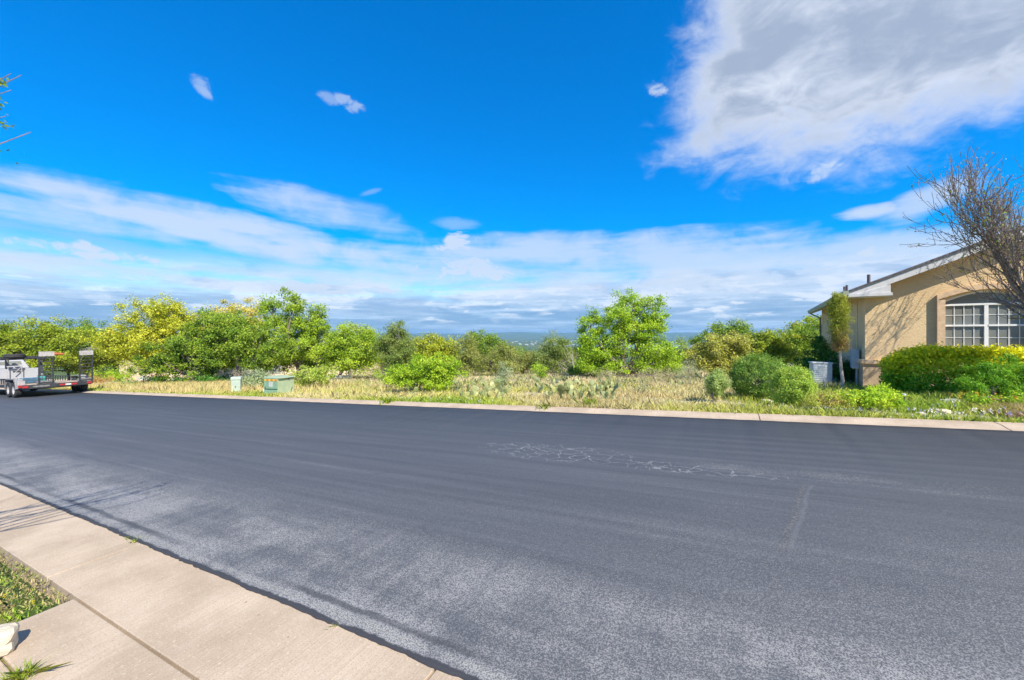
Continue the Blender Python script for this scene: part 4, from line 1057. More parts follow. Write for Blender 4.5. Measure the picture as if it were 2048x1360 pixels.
# ------------------------------------------------------------------ gooseneck trailer and pickup, parked downhill along the far kerb
M_BLACK = mat('trailer_black_paint', (0.035, 0.038, 0.045), 0.5, var=0.3, scale=6)
M_STEEL = mat('worn_steel', (0.16, 0.16, 0.16), 0.6, var=0.35, scale=9)
M_GALV = mat('galvanised_plate', (0.36, 0.34, 0.33), 0.55, var=0.2, scale=12)
M_TYRE = mat('tyre_rubber', (0.035, 0.035, 0.036), 0.85, var=0.2)
M_RIM = mat('grey_wheel_rim', (0.34, 0.33, 0.33), 0.5, var=0.1)
M_DECK = mat('weathered_deck_board', (0.42, 0.33, 0.25), 0.9, var=0.25, scale=7)
M_RED = mat('red_lamp', (0.36, 0.03, 0.035), 0.35, var=0.1)
M_REFW = mat('white_reflector', (0.55, 0.55, 0.55), 0.4, var=0.05)
M_PAINT = mat('white_truck_paint', (0.37, 0.38, 0.41), 0.3, spec=0.5, var=0.03)
M_CHROME = mat('bumper_chrome', (0.42, 0.42, 0.43), 0.35, metal=0.6, var=0.1)
M_RUST = mat('rust_primer', (0.34, 0.15, 0.07), 0.85, var=0.3)
M_TEAL = mat('teal_paint', (0.03, 0.26, 0.24), 0.6, var=0.15)


def veh(t, s, lift=0.016):
    o = Vector((*xy(t, s), 0)); o.z = -SLOPE * t + lift
    X_, Y_ = -R3, -N3
    return Matrix(((X_.x, Y_.x, U3.x, o.x), (X_.y, Y_.y, U3.y, o.y), (X_.z, Y_.z, U3.z, o.z), (0, 0, 0, 1)))


def wheel(parent, x, y, r, w, side, rim_mat=M_RIM):
    """wheel part with tyre and rim; axle across (y), outer face towards side"""
    e = MB().lathe([(r * 0.60, -w / 2), (r * 0.93, -w / 2), (r, -w * 0.32), (r, w * 0.32), (r * 0.93, w / 2), (r * 0.60, w / 2), (r * 0.56, 0), (r * 0.60, -w / 2)], 28, 'y').build('wheel', M_TYRE, parent, smooth=False)
    e.location = (x, y, r)
    f_ = side * w / 2
    MB().lathe([(0.02, f_ * 0.62), (r * 0.16, f_ * 0.62), (r * 0.20, f_ * 0.35), (r * 0.44, f_ * 0.30), (r * 0.52, f_ * 0.80), (r * 0.61, f_ * 0.92), (r * 0.60, -f_ * 0.5), (0.02, -f_ * 0.5)], 24, 'y').build('rim', rim_mat, e)
    return e


def fender(mbx, y0, y1, x0, x1, r, z):
    pts = [(x0 - r - 0.05, z - 0.42), (x0 - r + 0.06, z - 0.06), (x0 - r * 0.6, z + 0.03), (x1 + r * 0.6, z + 0.03), (x1 + r - 0.06, z - 0.06), (x1 + r + 0.05, z - 0.42)]
    for (a, b), (c, d) in zip(pts[:-1], pts[1:]):
        mbx.quadbox([(a, y0, b - 0.02), (c, y0, d - 0.02), (c, y1, d - 0.02), (a, y1, b - 0.02), (a, y0, b + 0.01), (c, y0, d + 0.01), (c, y1, d + 0.01), (a, y1, b + 0.01)])
    return mbx


def trailer():
    T = empty('gooseneck_trailer', mat=veh(29.2, 7.1)); tag(T, 'black gooseneck flatbed trailer with two upright ladder ramps', 'trailer')
    DZ = 0.62
    fr = MB()
    for y in (-0.95, 0.95): fr.box(0.0, 6.6, y - 0.05, y + 0.05, DZ - 0.19, DZ - 0.042)
    for k in range(9): fr.box(0.1 + k * 0.78, 0.16 + k * 0.78, -0.898, 0.898, DZ - 0.15, DZ - 0.044)
    fr.box(-0.10, -0.002, -1.16, 1.16, DZ - 0.20, DZ - 0.02)
    fr.build('frame', M_BLACK, T)
    for k in range(10):
        y = -0.99 + k * 0.2
        MB().box(0.02, 6.55, y, y + 0.185, DZ - 0.04, DZ).build('deck_board', M_DECK, T)
    for side in (1, -1):
        fn = fender(MB(), side * 0.99, side * 1.26, 1.0, 1.86, 0.40, 0.86)
        fn.build('fender', mat('grey_fender_plate', (0.22, 0.22, 0.23), 0.5, var=0.2), T)
        for x in (1.0, 1.86): wheel(T, x, side * 1.12, 0.385, 0.23, side)
        o = MB().box(-0.13, -0.102, side * 1.08 - 0.09, side * 1.08 + 0.09, DZ - 0.16, DZ - 0.06).build('tail_light', M_RED, T, 0.01)
    MB().box(0.30, 0.44, 1.0, 1.24, 0.56, 0.80).build('fender_light_bracket', M_GALV, T)
    MB().box(0.27, 0.298, 1.03, 1.22, 0.48, 0.60).build('tail_light', M_RED, T)
    # axles
    MB().tube([(1.0, -1.0, 0.385), (1.0, 1.0, 0.385)], 0.045, 8).tube([(1.86, -1.0, 0.385), (1.86, 1.0, 0.385)], 0.045, 8).build('axle', M_STEEL, T)
    for y0, y1, m in ((-0.62, -0.42, M_RED), (-0.418, -0.222, M_REFW), (-0.22, -0.02, M_RED), (0.3, 0.85, M_STEEL)):
        MB().box(-0.118, -0.102, y0, y1, DZ - 0.15, DZ - 0.07).build('reflector', m, T)
    # ladder ramps, folded upright
    for yc in (0.40, -0.98):
        rp = MB().bar((0.02, yc - 0.23, DZ - 0.16), (-0.10, yc - 0.23, 2.12), 0.05, 0.05).build('ramp', M_BLACK, T)
        MB().bar((0.02, yc + 0.23, DZ - 0.16), (-0.10, yc + 0.23, 2.12), 0.05, 0.05).build('side_rail', M_BLACK, rp)
        for k in range(8):
            z = DZ + 0.05 + k * 0.17; x = 0.02 - 0.12 * (z - DZ + 0.16) / 1.84
            MB().box(x - 0.022, x + 0.022, yc - 0.204, yc + 0.204, z - 0.022, z + 0.022).build('rung', M_BLACK, rp)
        MB().box(-0.135, -0.07, yc - 0.255, yc + 0.255, 1.95, 2.18).build('foot_plate', M_GALV, rp)
        MB().box(0.0, 0.10, yc - 0.30, yc + 0.30, DZ + 0.002, DZ + 0.14).build('hinge_block', M_STEEL, rp)
    # side stakes and rail
    for side in (1, -1):
        MB().box(2.6, 6.5, side * 1.0 - 0.02, side * 1.0 + 0.02, DZ + 0.24, DZ + 0.28).build('rail', M_BLACK, T)
        for k in range(11):
            x = 2.62 + k * 0.38
            MB().box(x, x + 0.05, side * 1.0 - 0.018, side * 1.0 + 0.018, DZ + 0.002, DZ + 0.238).build('stake', M_BLACK, T)
    # the neck: two risers, top frame, coupler beam reaching over the truck bed
    for side in (1, -1):
        MB().bar((6.5, side * 0.92, DZ - 0.1), (6.75, side * 0.92, 1.92), 0.14, 0.14).build('riser', M_RUST if side > 0 else M_BLACK, T)
        MB().bar((6.2, side * 0.92, DZ + 0.02), (6.62, side * 0.92, 1.1), 0.07, 0.07).build('brace', M_STEEL, T)
    MB().box(6.6, 6.85, -1.06, 1.06, 1.922, 2.10).build('top_beam', M_BLACK, T)
    for side in (1, -1): MB().bar((6.86, side * 0.6, 2.0), (8.6, side * 0.12, 2.0), 0.14, 0.17).build('neck_beam', M_BLACK, T)
    MB().box(6.2, 6.598, -0.75, 0.55, 1.94, 2.0).build('rack', M_BLACK, T)
    MB().tube([(8.5, 0, 1.98), (8.5, 0, 1.30)], 0.08, 10).build('coupler', M_STEEL, T)
    MB().box(6.45, 6.5, -0.2, 0.4, 1.50, 1.56).bar((6.47, 0.35, 1.5), (6.47, 0.35, 0.63), 0.03, 0.03).bar((6.47, -0.15, 1.5), (6.47, 0.15, 1.1), 0.03, 0.03).bar((6.47, -0.15, 1.5), (6.47, -0.15, 0.63), 0.03, 0.03).build('winch_stand', M_GALV, T)
    Mv = veh(29.2, 7.1)
    def thing(name, x, y, z, label, cat):
        e = empty(name, mat=Mv @ Matrix.Translation((x, y, z))); tag(e, label, cat); return e
    st = thing('spare_tyre', 6.42, 0.12, 2.003, 'black spare tyre lying flat on the trailer neck', 'tyre')
    MB().lathe([(0.22, 0.0), (0.36, 0.0), (0.41, 0.05), (0.41, 0.18), (0.36, 0.23), (0.22, 0.23), (0.20, 0.115), (0.22, 0.0)], 28).build('tread', M_TYRE, st)
    MB().lathe([(0.02, 0.09), (0.12, 0.09), (0.205, 0.06), (0.205, 0.18), (0.19, 0.18), (0.12, 0.12), (0.02, 0.12)], 20).build('rim', M_STEEL, st)
    cn = thing('folded_canopy', 6.72, -1.42, 2.10, 'rust-red folded canopy lying across the trailer neck', 'canopy')
    g = MB(); pr = [(0.0, 0.02), (0.05, 0.06), (0.10, 0.085), (0.12, 0.10), (0.10, 0.085), (0.05, 0.06), (0.0, 0.02)]
    g.tube([(0, -0.50, 0.07), (0.0, -0.42, 0.07), (0.01, -0.15, 0.085), (0, 0.15, 0.085), (-0.01, 0.42, 0.08), (0, 0.52, 0.075)], [0.02, 0.06, 0.09, 0.09, 0.06, 0.015], 9).build('fabric', mat('rust_red_canvas', (0.42, 0.12, 0.05), 0.85, var=0.35, scale=14), cn)
    MB().tube([(0, -0.18, -0.02), (0, -0.18, 0.03)], 0.02, 8).tube([(0, 0.27, 0.0), (0, 0.27, 0.03)], 0.02, 8).build('strap', M_STEEL, cn)
    for k, y in enumerate((-0.72, -0.60, -0.48)):
        b_ = thing('teal_canister', 5.2, y, DZ, 'teal canister standing in a row on the trailer deck', 'canister'); b_['group'] = 'teal canisters on the trailer deck'
        MB().lathe([(0.005, 0.0), (0.052, 0.0), (0.055, 0.02), (0.055, 0.24), (0.03, 0.285), (0.03, 0.30), (0.005, 0.30)], 14).build('body', M_TEAL, b_)
        MB().lathe([(0.005, 0.302), (0.034, 0.302), (0.034, 0.33), (0.005, 0.33)], 12).build('cap', M_BLACK, b_)
    sk = thing('lumber_bundle', 4.4, 0.45, DZ, 'bundle of short weathered timbers lying on the trailer deck', 'lumber')
    for k in range(5): MB().bar((-0.5 + 0.05 * k, -0.2 + 0.1 * k, 0.05 + 0.02 * (k % 2)), (0.5, -0.25 + 0.11 * k, 0.05 + 0.1 * (k % 3)), 0.09, 0.09).build('timber', M_DECK, sk)
    bx_ = thing('blue_tool_box', 2.0, 0.45, DZ, 'dark blue tarped load beside the left fender of the trailer', 'tarped load')
    tp = MB().box(-0.45, 0.45, -0.25, 0.45, 0.0, 0.30).build('tarp', mat('blue_tarp', (0.05, 0.11, 0.17), 0.7, var=0.3, scale=10), bx_, 0.05)
    MB().box(-0.2, -0.17, -0.256, 0.456, -0.0, 0.306).box(0.2, 0.23, -0.256, 0.456, 0.0, 0.306).build('strap', M_REFW, bx_)
trailer()


def pickup():
    T = empty('pickup_truck', mat=veh(29.2 + 6.7, 7.1)); tag(T, 'white pickup truck hitched to the gooseneck trailer', 'truck')
    L, Wd = 5.9, 1.0
    body = MB()
    # lower body in profile with wheel arches left open by stepping, bed walls and tailgate separate
    for y0, y1 in ((-Wd, -Wd + 0.10), (Wd - 0.10, Wd)):
        body.prism([(0.0, 0.62), (0.55, 0.62), (0.62, 0.95), (0.85, 1.08), (1.25, 1.08), (1.48, 0.95), (1.55, 0.55), (4.25, 0.55), (4.32, 0.95), (4.55, 1.08), (4.95, 1.08), (5.18, 0.95), (5.25, 0.55), (L, 0.60), (L, 1.05), (5.7, 1.22), (4.4, 1.30), (2.1, 1.40), (0.0, 1.40)], y0, y1)
    body.box(0.06, 2.1, -Wd + 0.102, Wd - 0.102, 0.80, 0.86)
    body.box(2.04, 2.10, -Wd + 0.102, Wd - 0.102, 0.86, 1.40)
    body.prism([(4.3, 0.6), (L - 0.01, 0.6), (L - 0.01, 1.05), (5.7, 1.2), (4.3, 1.29)], -Wd + 0.102, Wd - 0.102)
    body.box(2.1, 4.3, -Wd + 0.102, Wd - 0.102, 0.55, 0.75)
    body.build('body', M_PAINT, T)
    tg = MB().box(-0.05, -0.003, -Wd + 0.16, Wd - 0.16, 0.80, 1.39).build('tailgate', M_PAINT, T, 0.012)
    MB().box(-0.062, -0.052, -0.14, 0.14, 1.18, 1.27).build('handle', M_BLACK, tg)
    cabn = [(2.12, 1.40), (2.30, 1.93), (3.85, 1.96), (4.55, 1.31), (4.3, 1.29)]
    c = MB(); ins = 0.16
    lo = [(2.12, 1.402), (4.5, 1.30)]
    V = [(2.12, -0.96, 1.402), (4.55, -0.96, 1.302), (3.75, -0.74, 1.95), (2.32, -0.74, 1.93)]
    V2 = [(x, -y, z) for x, y, z in V]
    c.v = V + V2; c.f = [(0, 1, 2, 3), (7, 6, 5, 4), (3, 2, 6, 7), (1, 5, 6, 2), (0, 3, 7, 4), (0, 4, 5, 1)]
    cab = c.build('cab', M_PAINT, T, 0.04)
    MB().quadbox([(2.165, -0.70, 1.50), (2.165, 0.70, 1.50), (2.19, 0.70, 1.50), (2.19, -0.70, 1.50), (2.275, -0.62, 1.85), (2.275, 0.62, 1.85), (2.30, 0.62, 1.85), (2.30, -0.62, 1.85)]).build('rear_window', M_GLASS, cab)
    for s_ in (1, -1):
        MB().quadbox([(2.35, s_ * 0.945, 1.45), (3.25, s_ * 0.945, 1.42), (3.25, s_ * 0.93, 1.42), (2.35, s_ * 0.93, 1.45), (2.48, s_ * 0.80, 1.84), (3.25, s_ * 0.80, 1.85), (3.25, s_ * 0.78, 1.85), (2.48, s_ * 0.78, 1.84)]).build('side_window', M_GLASS, cab)
        MB().quadbox([(3.33, s_ * 0.945, 1.42), (4.25, s_ * 0.945, 1.38), (4.25, s_ * 0.93, 1.38), (3.33, s_ * 0.93, 1.42), (3.33, s_ * 0.80, 1.85), (3.70, s_ * 0.80, 1.85), (3.70, s_ * 0.78, 1.85), (3.33, s_ * 0.78, 1.85)]).build('side_window', M_GLASS, cab)
        MB().box(-0.035, 0.12, s_ * 0.93 - 0.08, s_ * 0.93 + 0.08, 0.98, 1.36).build('tail_light', M_RED, T, 0.015)
        MB().box(5.82, 5.93, s_ * 0.78 - 0.14, s_ * 0.78 + 0.14, 0.86, 1.03).build('headlight', M_REFW, T, 0.02)
        for x in (1.05, 4.75): wheel(T, x, s_ * 0.86, 0.40, 0.26, s_)
        MB().box(3.95, 4.10, s_ * 1.08 - 0.09, s_ * 1.08 + 0.09, 1.38, 1.58).build('mirror', M_BLACK, T, 0.02)
    MB().quadbox([(4.46, -0.84, 1.40), (4.46, 0.84, 1.40), (4.43, 0.84, 1.38), (4.43, -0.84, 1.38), (3.86, -0.70, 1.89), (3.86, 0.70, 1.89), (3.83, 0.70, 1.87), (3.83, -0.70, 1.87)]).build('windscreen', M_GLASS, cab)
    MB().box(-0.16, -0.02, -0.92, 0.92, 0.58, 0.76).build('rear_bumper', M_CHROME, T, 0.03)
    MB().box(5.91, 6.02, -0.95, 0.95, 0.48, 0.72).build('front_bumper', M_CHROME, T, 0.03)
    MB().box(-0.175, -0.162, -0.16, 0.16, 0.62, 0.72).build('licence_plate', M_REFW, T)
    MB().box(0.3, 5.6, -0.55, 0.55, 0.42, 0.548).build('chassis', M_STEEL, T)
pickup()

# ------------------------------------------------------------------ utility boxes in the verge
M_PEDG = mat('pale_green_enamel', (0.38, 0.46, 0.38), 0.45, var=0.08, scale=3)
M_XFMR = mat('transformer_green', (0.20, 0.34, 0.22), 0.5, var=0.14, scale=3)
M_XFMR2 = mat('transformer_green_lid', (0.33, 0.41, 0.26), 0.5, var=0.1, scale=3)
x, y, z = ground(473, 787)
p = empty('utility_pedestal', (x, y, z), math.radians(24)); tag(p, 'narrow pale green utility pedestal standing in dry grass', 'pedestal')
MB().box(-0.17, 0.17, -0.17, 0.17, -0.1, 0.62).build('body', M_PEDG, p, 0.02)
MB().quadbox([(-.19, -.19, .6), (.19, -.19, .6), (.19, .19, .6), (-.19, .19, .6), (-.18, -.18, .72), (.18, -.18, .72), (.18, .18, .72), (-.18, .18, .72)]).build('cap', M_PEDG, p, 0.02)
MB().box(-0.12, 0.12, -0.182, -0.172, 0.1, 0.52).build('door', M_PEDG, p)
MB().box(-0.02, 0.02, -0.195, -0.184, 0.28, 0.34).build('latch', M_STEEL, p)

x, y, z = ground(560, 789)
tr = empty('pad_transformer', (x, y, z), math.radians(75)); tag(tr, 'green pad-mounted transformer box with a yellow warning strip', 'transformer')
MB().box(-0.62, 0.62, -0.56, 0.56, -0.12, 0.04).build('pad', M_CONC, tr)
w, d, h = 0.40, 0.36, 0.68
MB().box(-w, w, -d + 0.06, d, 0.042, h).build('cabinet', M_XFMR2, tr, 0.015)
MB().quadbox([(-w - .02, -d - .02, h), (w + .02, -d - .02, h), (w + .02, d + .02, h), (-w - .02, d + .02, h), (-w - .02, -d - .02, h + 0.02), (w + .02, -d - .02, h + 0.02), (w + .02, d, h + 0.06), (-w - .02, d, h + 0.06)]).build('lid', M_XFMR2, tr, 0.01)
hood = MB().box(-w - 0.045, -w - 0.002, -d + 0.05, d - 0.03, 0.28, h - 0.005).build('door', M_XFMR, tr, 0.012)
MB().box(-w - 0.04, -w - 0.002, -d + 0.07, d - 0.05, 0.06, 0.235).build('lower_sill', M_XFMR, tr, 0.01)
M_YEL = mat('warning_yellow', (0.62, 0.42, 0.03), 0.6); M_ORG = mat('warning_orange', (0.58, 0.16, 0.02), 0.6)
for k in range(6):
    y0 = -d + 0.06 + k * 0.1
    MB().box(-w - 0.05, -w - 0.047, y0, y0 + 0.092, h - 0.10, h - 0.02).build('warning_strip', M_YEL if k % 2 else M_ORG, hood)
MB().box(-w - 0.051, -w - 0.047, -0.10, 0.07, 0.37, 0.56).build('notice', M_REFW, hood)
for k in range(5): MB().box(-w - 0.0535, -w - 0.0515, -0.08, 0.05 - 0.03 * (k % 2), 0.395 + 0.033 * k, 0.402 + 0.033 * k).build('notice_line', M_STEEL, hood)
MB().lathe([(0.002, -w - 0.06), (0.03, -w - 0.06), (0.03, -w - 0.046)], 12, 'x', (0, 0.24, 0.34)).build('lock', M_STEEL, hood)
MB().box(0.10, 0.16, -d + 0.045, -d + 0.058, 0.58, 0.64).build('lifting_lug', M_STEEL, tr)

x, y, z = ground(528, 789)
sk = empty('marker_stake', (x, y, z), 0.3); tag(sk, 'short white marker stake beside the transformer', 'stake')
MB().box(-0.035, 0.035, -0.012, 0.012, -0.1, 0.20).prism([(-0.035, 0.20), (0.035, 0.20), (0, 0.235)], -0.012, 0.012).build('post', M_WHITE, sk)
MB().box(-0.037, 0.037, -0.014, 0.014, 0.13, 0.16).build('band', M_BOXGREY, sk)
# white pipe post next to the clipped bush and a stub post in the flower bed
x, y, z = ground(1545, 800)
pp = empty('drain_pipe', (x, y, z)); tag(pp, 'leaning white drain pipe stub left of the clipped bush', 'pipe')
MB().tube([(0, 0, -0.1), (-0.03, 0.0, 0.25), (-0.05, 0.0, 0.40)], 0.05, 12).build('pipe', M_WHITE, pp)
MB().lathe([(0.056, 0.0), (0.07, 0.0), (0.07, 0.06), (0.056, 0.06)], 14, 'z', (-0.05, 0, 0.34)).build('collar', M_WHITE, pp)
x, y, z = ground(1808, 812)
sp_ = empty('path_stake', (x, y, z)); tag(sp_, 'small dark stake with a pale top in the flower bed', 'stake')
MB().tube([(0, 0, -0.1), (0.01, 0, 0.22)], 0.014, 8).build('stem', M_BLACK, sp_)
MB().lathe([(0.002, 0.26), (0.03, 0.255), (0.035, 0.22), (0.002, 0.215)], 12).build('head', M_REFW, sp_)

# ------------------------------------------------------------------ stones
def rock_mesh(name, seed, sx, sy, sz, cut=0.0, rough=0.16, sub=2):
    import bmesh
    bm = bmesh.new(); bmesh.ops.create_icosphere(bm, subdivisions=sub, radius=1.0); rg = random.Random(seed)
    ph = [rg.uniform(0, 6) for _ in range(9)]
    for v in bm.verts:
        q = v.co
        f_ = 1 + rough * (math.sin(2.3 * q.x + ph[0]) * math.sin(2.9 * q.y + ph[1]) + 0.6 * math.sin(5 * q.z + ph[2] + 3 * q.x) + rg.uniform(-0.3, 0.3))
        m = max(abs(q.x), abs(q.y), abs(q.z)); f_ *= (1 - cut) + cut / m * 0.8
        v.co = Vector((q.x * f_ * sx, q.y * f_ * sy, q.z * f_ * sz))
    me = bpy.data.meshes.new(name); bm.to_mesh(me); bm.free(); return me
M_LIME = mat('limestone_rock', (0.58, 0.50, 0.38), 0.95, var=0.22, scale=9, bump=0.7, bscale=22)
M_GREYR = mat('grey_stone', (0.42, 0.40, 0.38), 0.95, var=0.3, scale=12, bump=0.7, bscale=25)
M_PINK = mat('reddish_stone', (0.46, 0.26, 0.17), 0.95, var=0.2, scale=10, bump=0.5, bscale=25)
# pale corner rock on the driveway edge, flat reddish stone in the lawn
o = obj('limestone_block', rock_mesh('limestone_block', 3, 0.11, 0.09, 0.075, 0.75, 0.10, 3), M_LIME)
x, y = xy(3.37, 0.575); o.location = (x, y, -SLOPE * 3.37 + 0.064); o.rotation_euler = (0.03, 0.05, 0.75); tag(o, 'pale angular limestone block casting a shadow on the concrete', 'rock')
o = obj('flat_stone', rock_mesh('flat_stone', 6, 0.17, 0.10, 0.045, 0.3, 0.08, 3), M_PINK)
x, y = xy(3.98, 0.60); o.location = (x, y, -SLOPE * 3.98 + 0.02); o.rotation_euler = (0, 0, -0.3); tag(o, 'flat reddish stone lying in the lawn beside the concrete', 'rock')
stones = [(1608, 818, .10), (1625, 819, .09), (1648, 820, .11), (1556, 801, .13), (1535, 805, .10), (1618, 795, .12), (1462, 819, .08), (1870, 825, .10), (1885, 826, .09), (1900, 808, .14), (1920, 845, .10), (1765, 838, .08), (1780, 842, .08), (1842, 830, .07)]
labs = ['grey stone edging the flower bed, leftmost of three in a row', 'grey stone edging the flower bed, middle of three in a row', 'grey stone edging the flower bed, rightmost of three in a row',
        'tan stone at the foot of the clipped bush', 'small tan stone below the largest clipped bush', 'pale rough stone among the pinkish perennials', 'small pale stone in the grass below the vase shaped bush',
        'flat pale stone beside another in the dry verge', 'small flat pale stone touching its larger neighbour in the verge', 'dark blue-grey stone below the long hedge', 'pale stone lying on the far kerb grass',
        'little white stone in the grass below the perennials', 'little white stone nearest the kerb below the perennials', 'small pinkish stone in the verge below the dark stake']
for (px, py, r), lb in zip(stones, labs):
    x, y, z = ground(px, py)
    o = obj('garden_stone', rock_mesh('garden_stone', int(px), r * 1.25, r, r * 0.62, 0.4, 0.14, 2), {1900: M_GREYR, 1556: M_LIME, 1535: M_LIME, 1618: M_LIME}.get(px, M_GREYR if px < 1700 else M_LIME))
    o.location = (x, y, z + r * 0.25); o.rotation_euler = (0, 0, px * 0.37); tag(o, lb, 'stone', 'stones in the garden verge')

# low dry-stone wall in front of the limestone house, each stone a part
x0, y0, z0 = at(275, 30.2); x1, y1, z1 = at(700, 27.5)
lw = empty('garden_wall', (x0, y0, z0), 0); tag(lw, 'low white dry-stone garden wall under the oaks', 'wall')
rg = random.Random(2); stone_me = [rock_mesh('stone', 40 + k, 0.26, 0.17, 0.13, 0.55, 0.12, 1) for k in range(4)]
M_WALLS = mat('white_wall_stone', (0.62, 0.56, 0.47), 0.95, var=0.2, scale=6)
for me in stone_me: me.materials.append(M_WALLS)
n = 52
for k in range(n):
    f_ = (k + 0.5) / n
    x, y = x0 + (x1 - x0) * f_, y0 + (y1 - y0) * f_
    for lay in range(2):
        o = obj('stone', stone_me[rg.randrange(4)], None, lw)
        o.location = (x - x0 + rg.uniform(-.05, .05) + lay * 0.12, y - y0 + rg.uniform(-.06, .06), gz(x, y) - z0 + 0.09 + lay * 0.2); o.rotation_euler = (rg.uniform(-.15, .15), rg.uniform(-.15, .15), math.atan2(y1 - y0, x1 - x0) + rg.uniform(-.25, .25))

# ------------------------------------------------------------------ prickly pears: every pad a part of its plant
def pad_mesh():
    g = MB(); N_ = 12
    for k in range(N_):
        w = 2 * math.pi * k / N_; x = math.sin(w) * 0.40 * (1 + 0.18 * -math.cos(w)); z = 0.5 - 0.5 * math.cos(w)
        g.v += [(x * 0.86, -0.055, 0.5 + (z - 0.5) * 0.86), (x, 0, z), (x * 0.86, 0.055, 0.5 + (z - 0.5) * 0.86)]
    g.v += [(0, -0.075, 0.55), (0, 0.075, 0.55)]
    for k in range(N_):
        a, b = 3 * k, 3 * ((k + 1) % N_)
        g.f += [(a, b, b + 1, a + 1), (a + 1, b + 1, b + 2, a + 2), (3 * N_, b, a), (3 * N_ + 1, a + 2, b + 2)]
    return g
def cactus_mat(name, c1, c2):
    m = bpy.data.materials.new(name); m.use_nodes = True; t = m.node_tree; b = t.nodes['Principled BSDF']
    c = t.nodes.new('ShaderNodeTexCoord').outputs['Object']; oi = t.nodes.new('ShaderNodeObjectInfo')
    k = mixc(t, E(t, oi.outputs['Random']), c1, c2)
    k = mixc(t, noise(t, c, 3.0, 4).smooth(0.55, 0.75) * 0.6, k, (0.42, 0.36, 0.12))
    v = t.nodes.new('ShaderNodeTexVoronoi'); v.inputs['Scale'].default_value = 9; t.links.new(c, v.inputs['Vector'])
    k = mixc(t, E(t, v.outputs['Distance']).smooth(0.22, 0.12) * 0.7, k, (0.55, 0.48, 0.34))
    t.links.new(k, b.inputs['Base Color']); b.inputs['Roughness'].default_value = 0.55
    return m
M_CACT = cactus_mat('prickly_pear', (0.15, 0.20, 0.07), (0.36, 0.36, 0.14))
pg = pad_mesh(); pm = bpy.data.meshes.new('pad'); pm.from_pydata(pg.v, [], pg.f); pm.update(); pm.materials.append(M_CACT)
rg = random.Random(9); ORD = ('in the wide patch left of the feathery shrub', 'in the clump below the big bright green tree', 'in the patch between the rounded shrub and kerb', 'in the scatter right of the big bright green tree')
spots = []
for k in range(17): spots.append((rg.uniform(905, 1060), rg.uniform(772, 803), 0))
for k in range(12): spots.append((rg.uniform(1075, 1245), rg.uniform(778, 802), 1))
for k in range(6): spots.append((rg.uniform(1150, 1240), rg.uniform(788, 802), 1))
for k in range(7): spots.append((rg.uniform(1120, 1250), rg.uniform(762, 776), 1))
for k in range(6): spots.append((rg.uniform(775, 905), rg.uniform(778, 792), 2))
for k in range(5): spots.append((rg.uniform(1350, 1410), rg.uniform(764, 778), 3))
for (px, py, grp) in spots:
    x, y, z = ground(px, py)
    R = empty('prickly_pear', (x, y, z), rg.uniform(0, 6)); tag(R, 'pale green prickly pear cactus ' + ORD[grp], 'cactus', 'prickly pears ' + ORD[grp])
    pads = []
    nb = rg.randint(3, 5); tot = rg.randint(8, 15) if grp < 2 else rg.randint(6, 10)
    for k in range(tot):
        sz = rg.uniform(0.12, 0.20)
        if k < nb: M_ = Matrix.Translation((rg.uniform(-.22, .22), rg.uniform(-.22, .22), -0.02)) @ Matrix.Rotation(rg.uniform(0, 6.3), 4, 'Z') @ Matrix.Rotation(rg.uniform(-.7, .7), 4, 'Y') @ Matrix.Rotation(rg.uniform(-.3, .3), 4, 'X')
        else:
            Mp, sp2 = pads[rg.randrange(max(1, len(pads)))]; ww = rg.uniform(-0.9, 0.9)
            M_ = Mp @ Matrix.Translation((0.36 * sp2 * math.sin(ww), 0, sp2 * (0.52 + 0.42 * math.cos(ww)))) @ Matrix.Rotation(ww * 0.8, 4, 'Y') @ Matrix.Rotation(rg.uniform(-.8, .8), 4, 'Z') @ Matrix.Rotation(rg.uniform(-.3, .3), 4, 'X')
            if M_.translation.z > 0.42 or M_.translation.z < 0.05: continue
        pads.append((M_, sz))
        o = obj('pad', pm, None, R); o.matrix_local = M_ @ Matrix.Diagonal((sz, sz, sz, 1))

# ------------------------------------------------------------------ grasses: blades, too many to count
def blades(name, label, T, S, h, w, cols, rng, lean=0.35, dz=-0.01, cat=None):
    x, y = xy(T, S); n = len(T); z = gz(x, y) + dz
    az = rng.uniform(0, 2 * math.pi, n); f_ = np.stack([np.cos(az), np.sin(az), np.zeros(n)], -1)
    ld = rng.normal(size=(n, 2)) * lean
    b = np.stack([x, y, z], -1); tip = b + np.stack([ld[:, 0] * h, ld[:, 1] * h, h], -1)
    mid = b + np.stack([ld[:, 0] * h * 0.3, ld[:, 1] * h * 0.3, h * 0.6], -1)
    W_ = f_ * (w * 0.5)[:, None]
    co = np.stack([b - W_, b + W_, mid + W_ * 0.7, tip, mid - W_ * 0.7], 1).reshape(-1, 3)
    q = np.arange(5 * n).reshape(n, 5)
    o = polys(name, co, q, np.repeat(cols, 5, 0), M_GRASS)
    return tag(o, label, cat, kind='stuff')


def pal_pick(pal, u, rng, jit=0.18):
    pal = np.array(pal); k = len(pal) - 1; u = np.clip(u, 0, 0.9999) * k; i = u.astype(int); f_ = (u - i)[:, None]
    return np.clip((pal[i] * (1 - f_) + pal[np.minimum(i + 1, k)] * f_) * (1 + rng.normal(size=(len(u), 1)) * jit), 0.01, 1)


def field(T, S, sc, seed):                    # smooth patchiness in road coordinates
    r = np.random.default_rng(seed); v = np.zeros_like(T)
    for k in range(7):
        a, b, p = r.normal() * sc, r.normal() * sc * 1.6, r.uniform(0, 6)
        v += np.sin(a * T + b * S + p)
    return 0.5 + v / 7 * 0.9


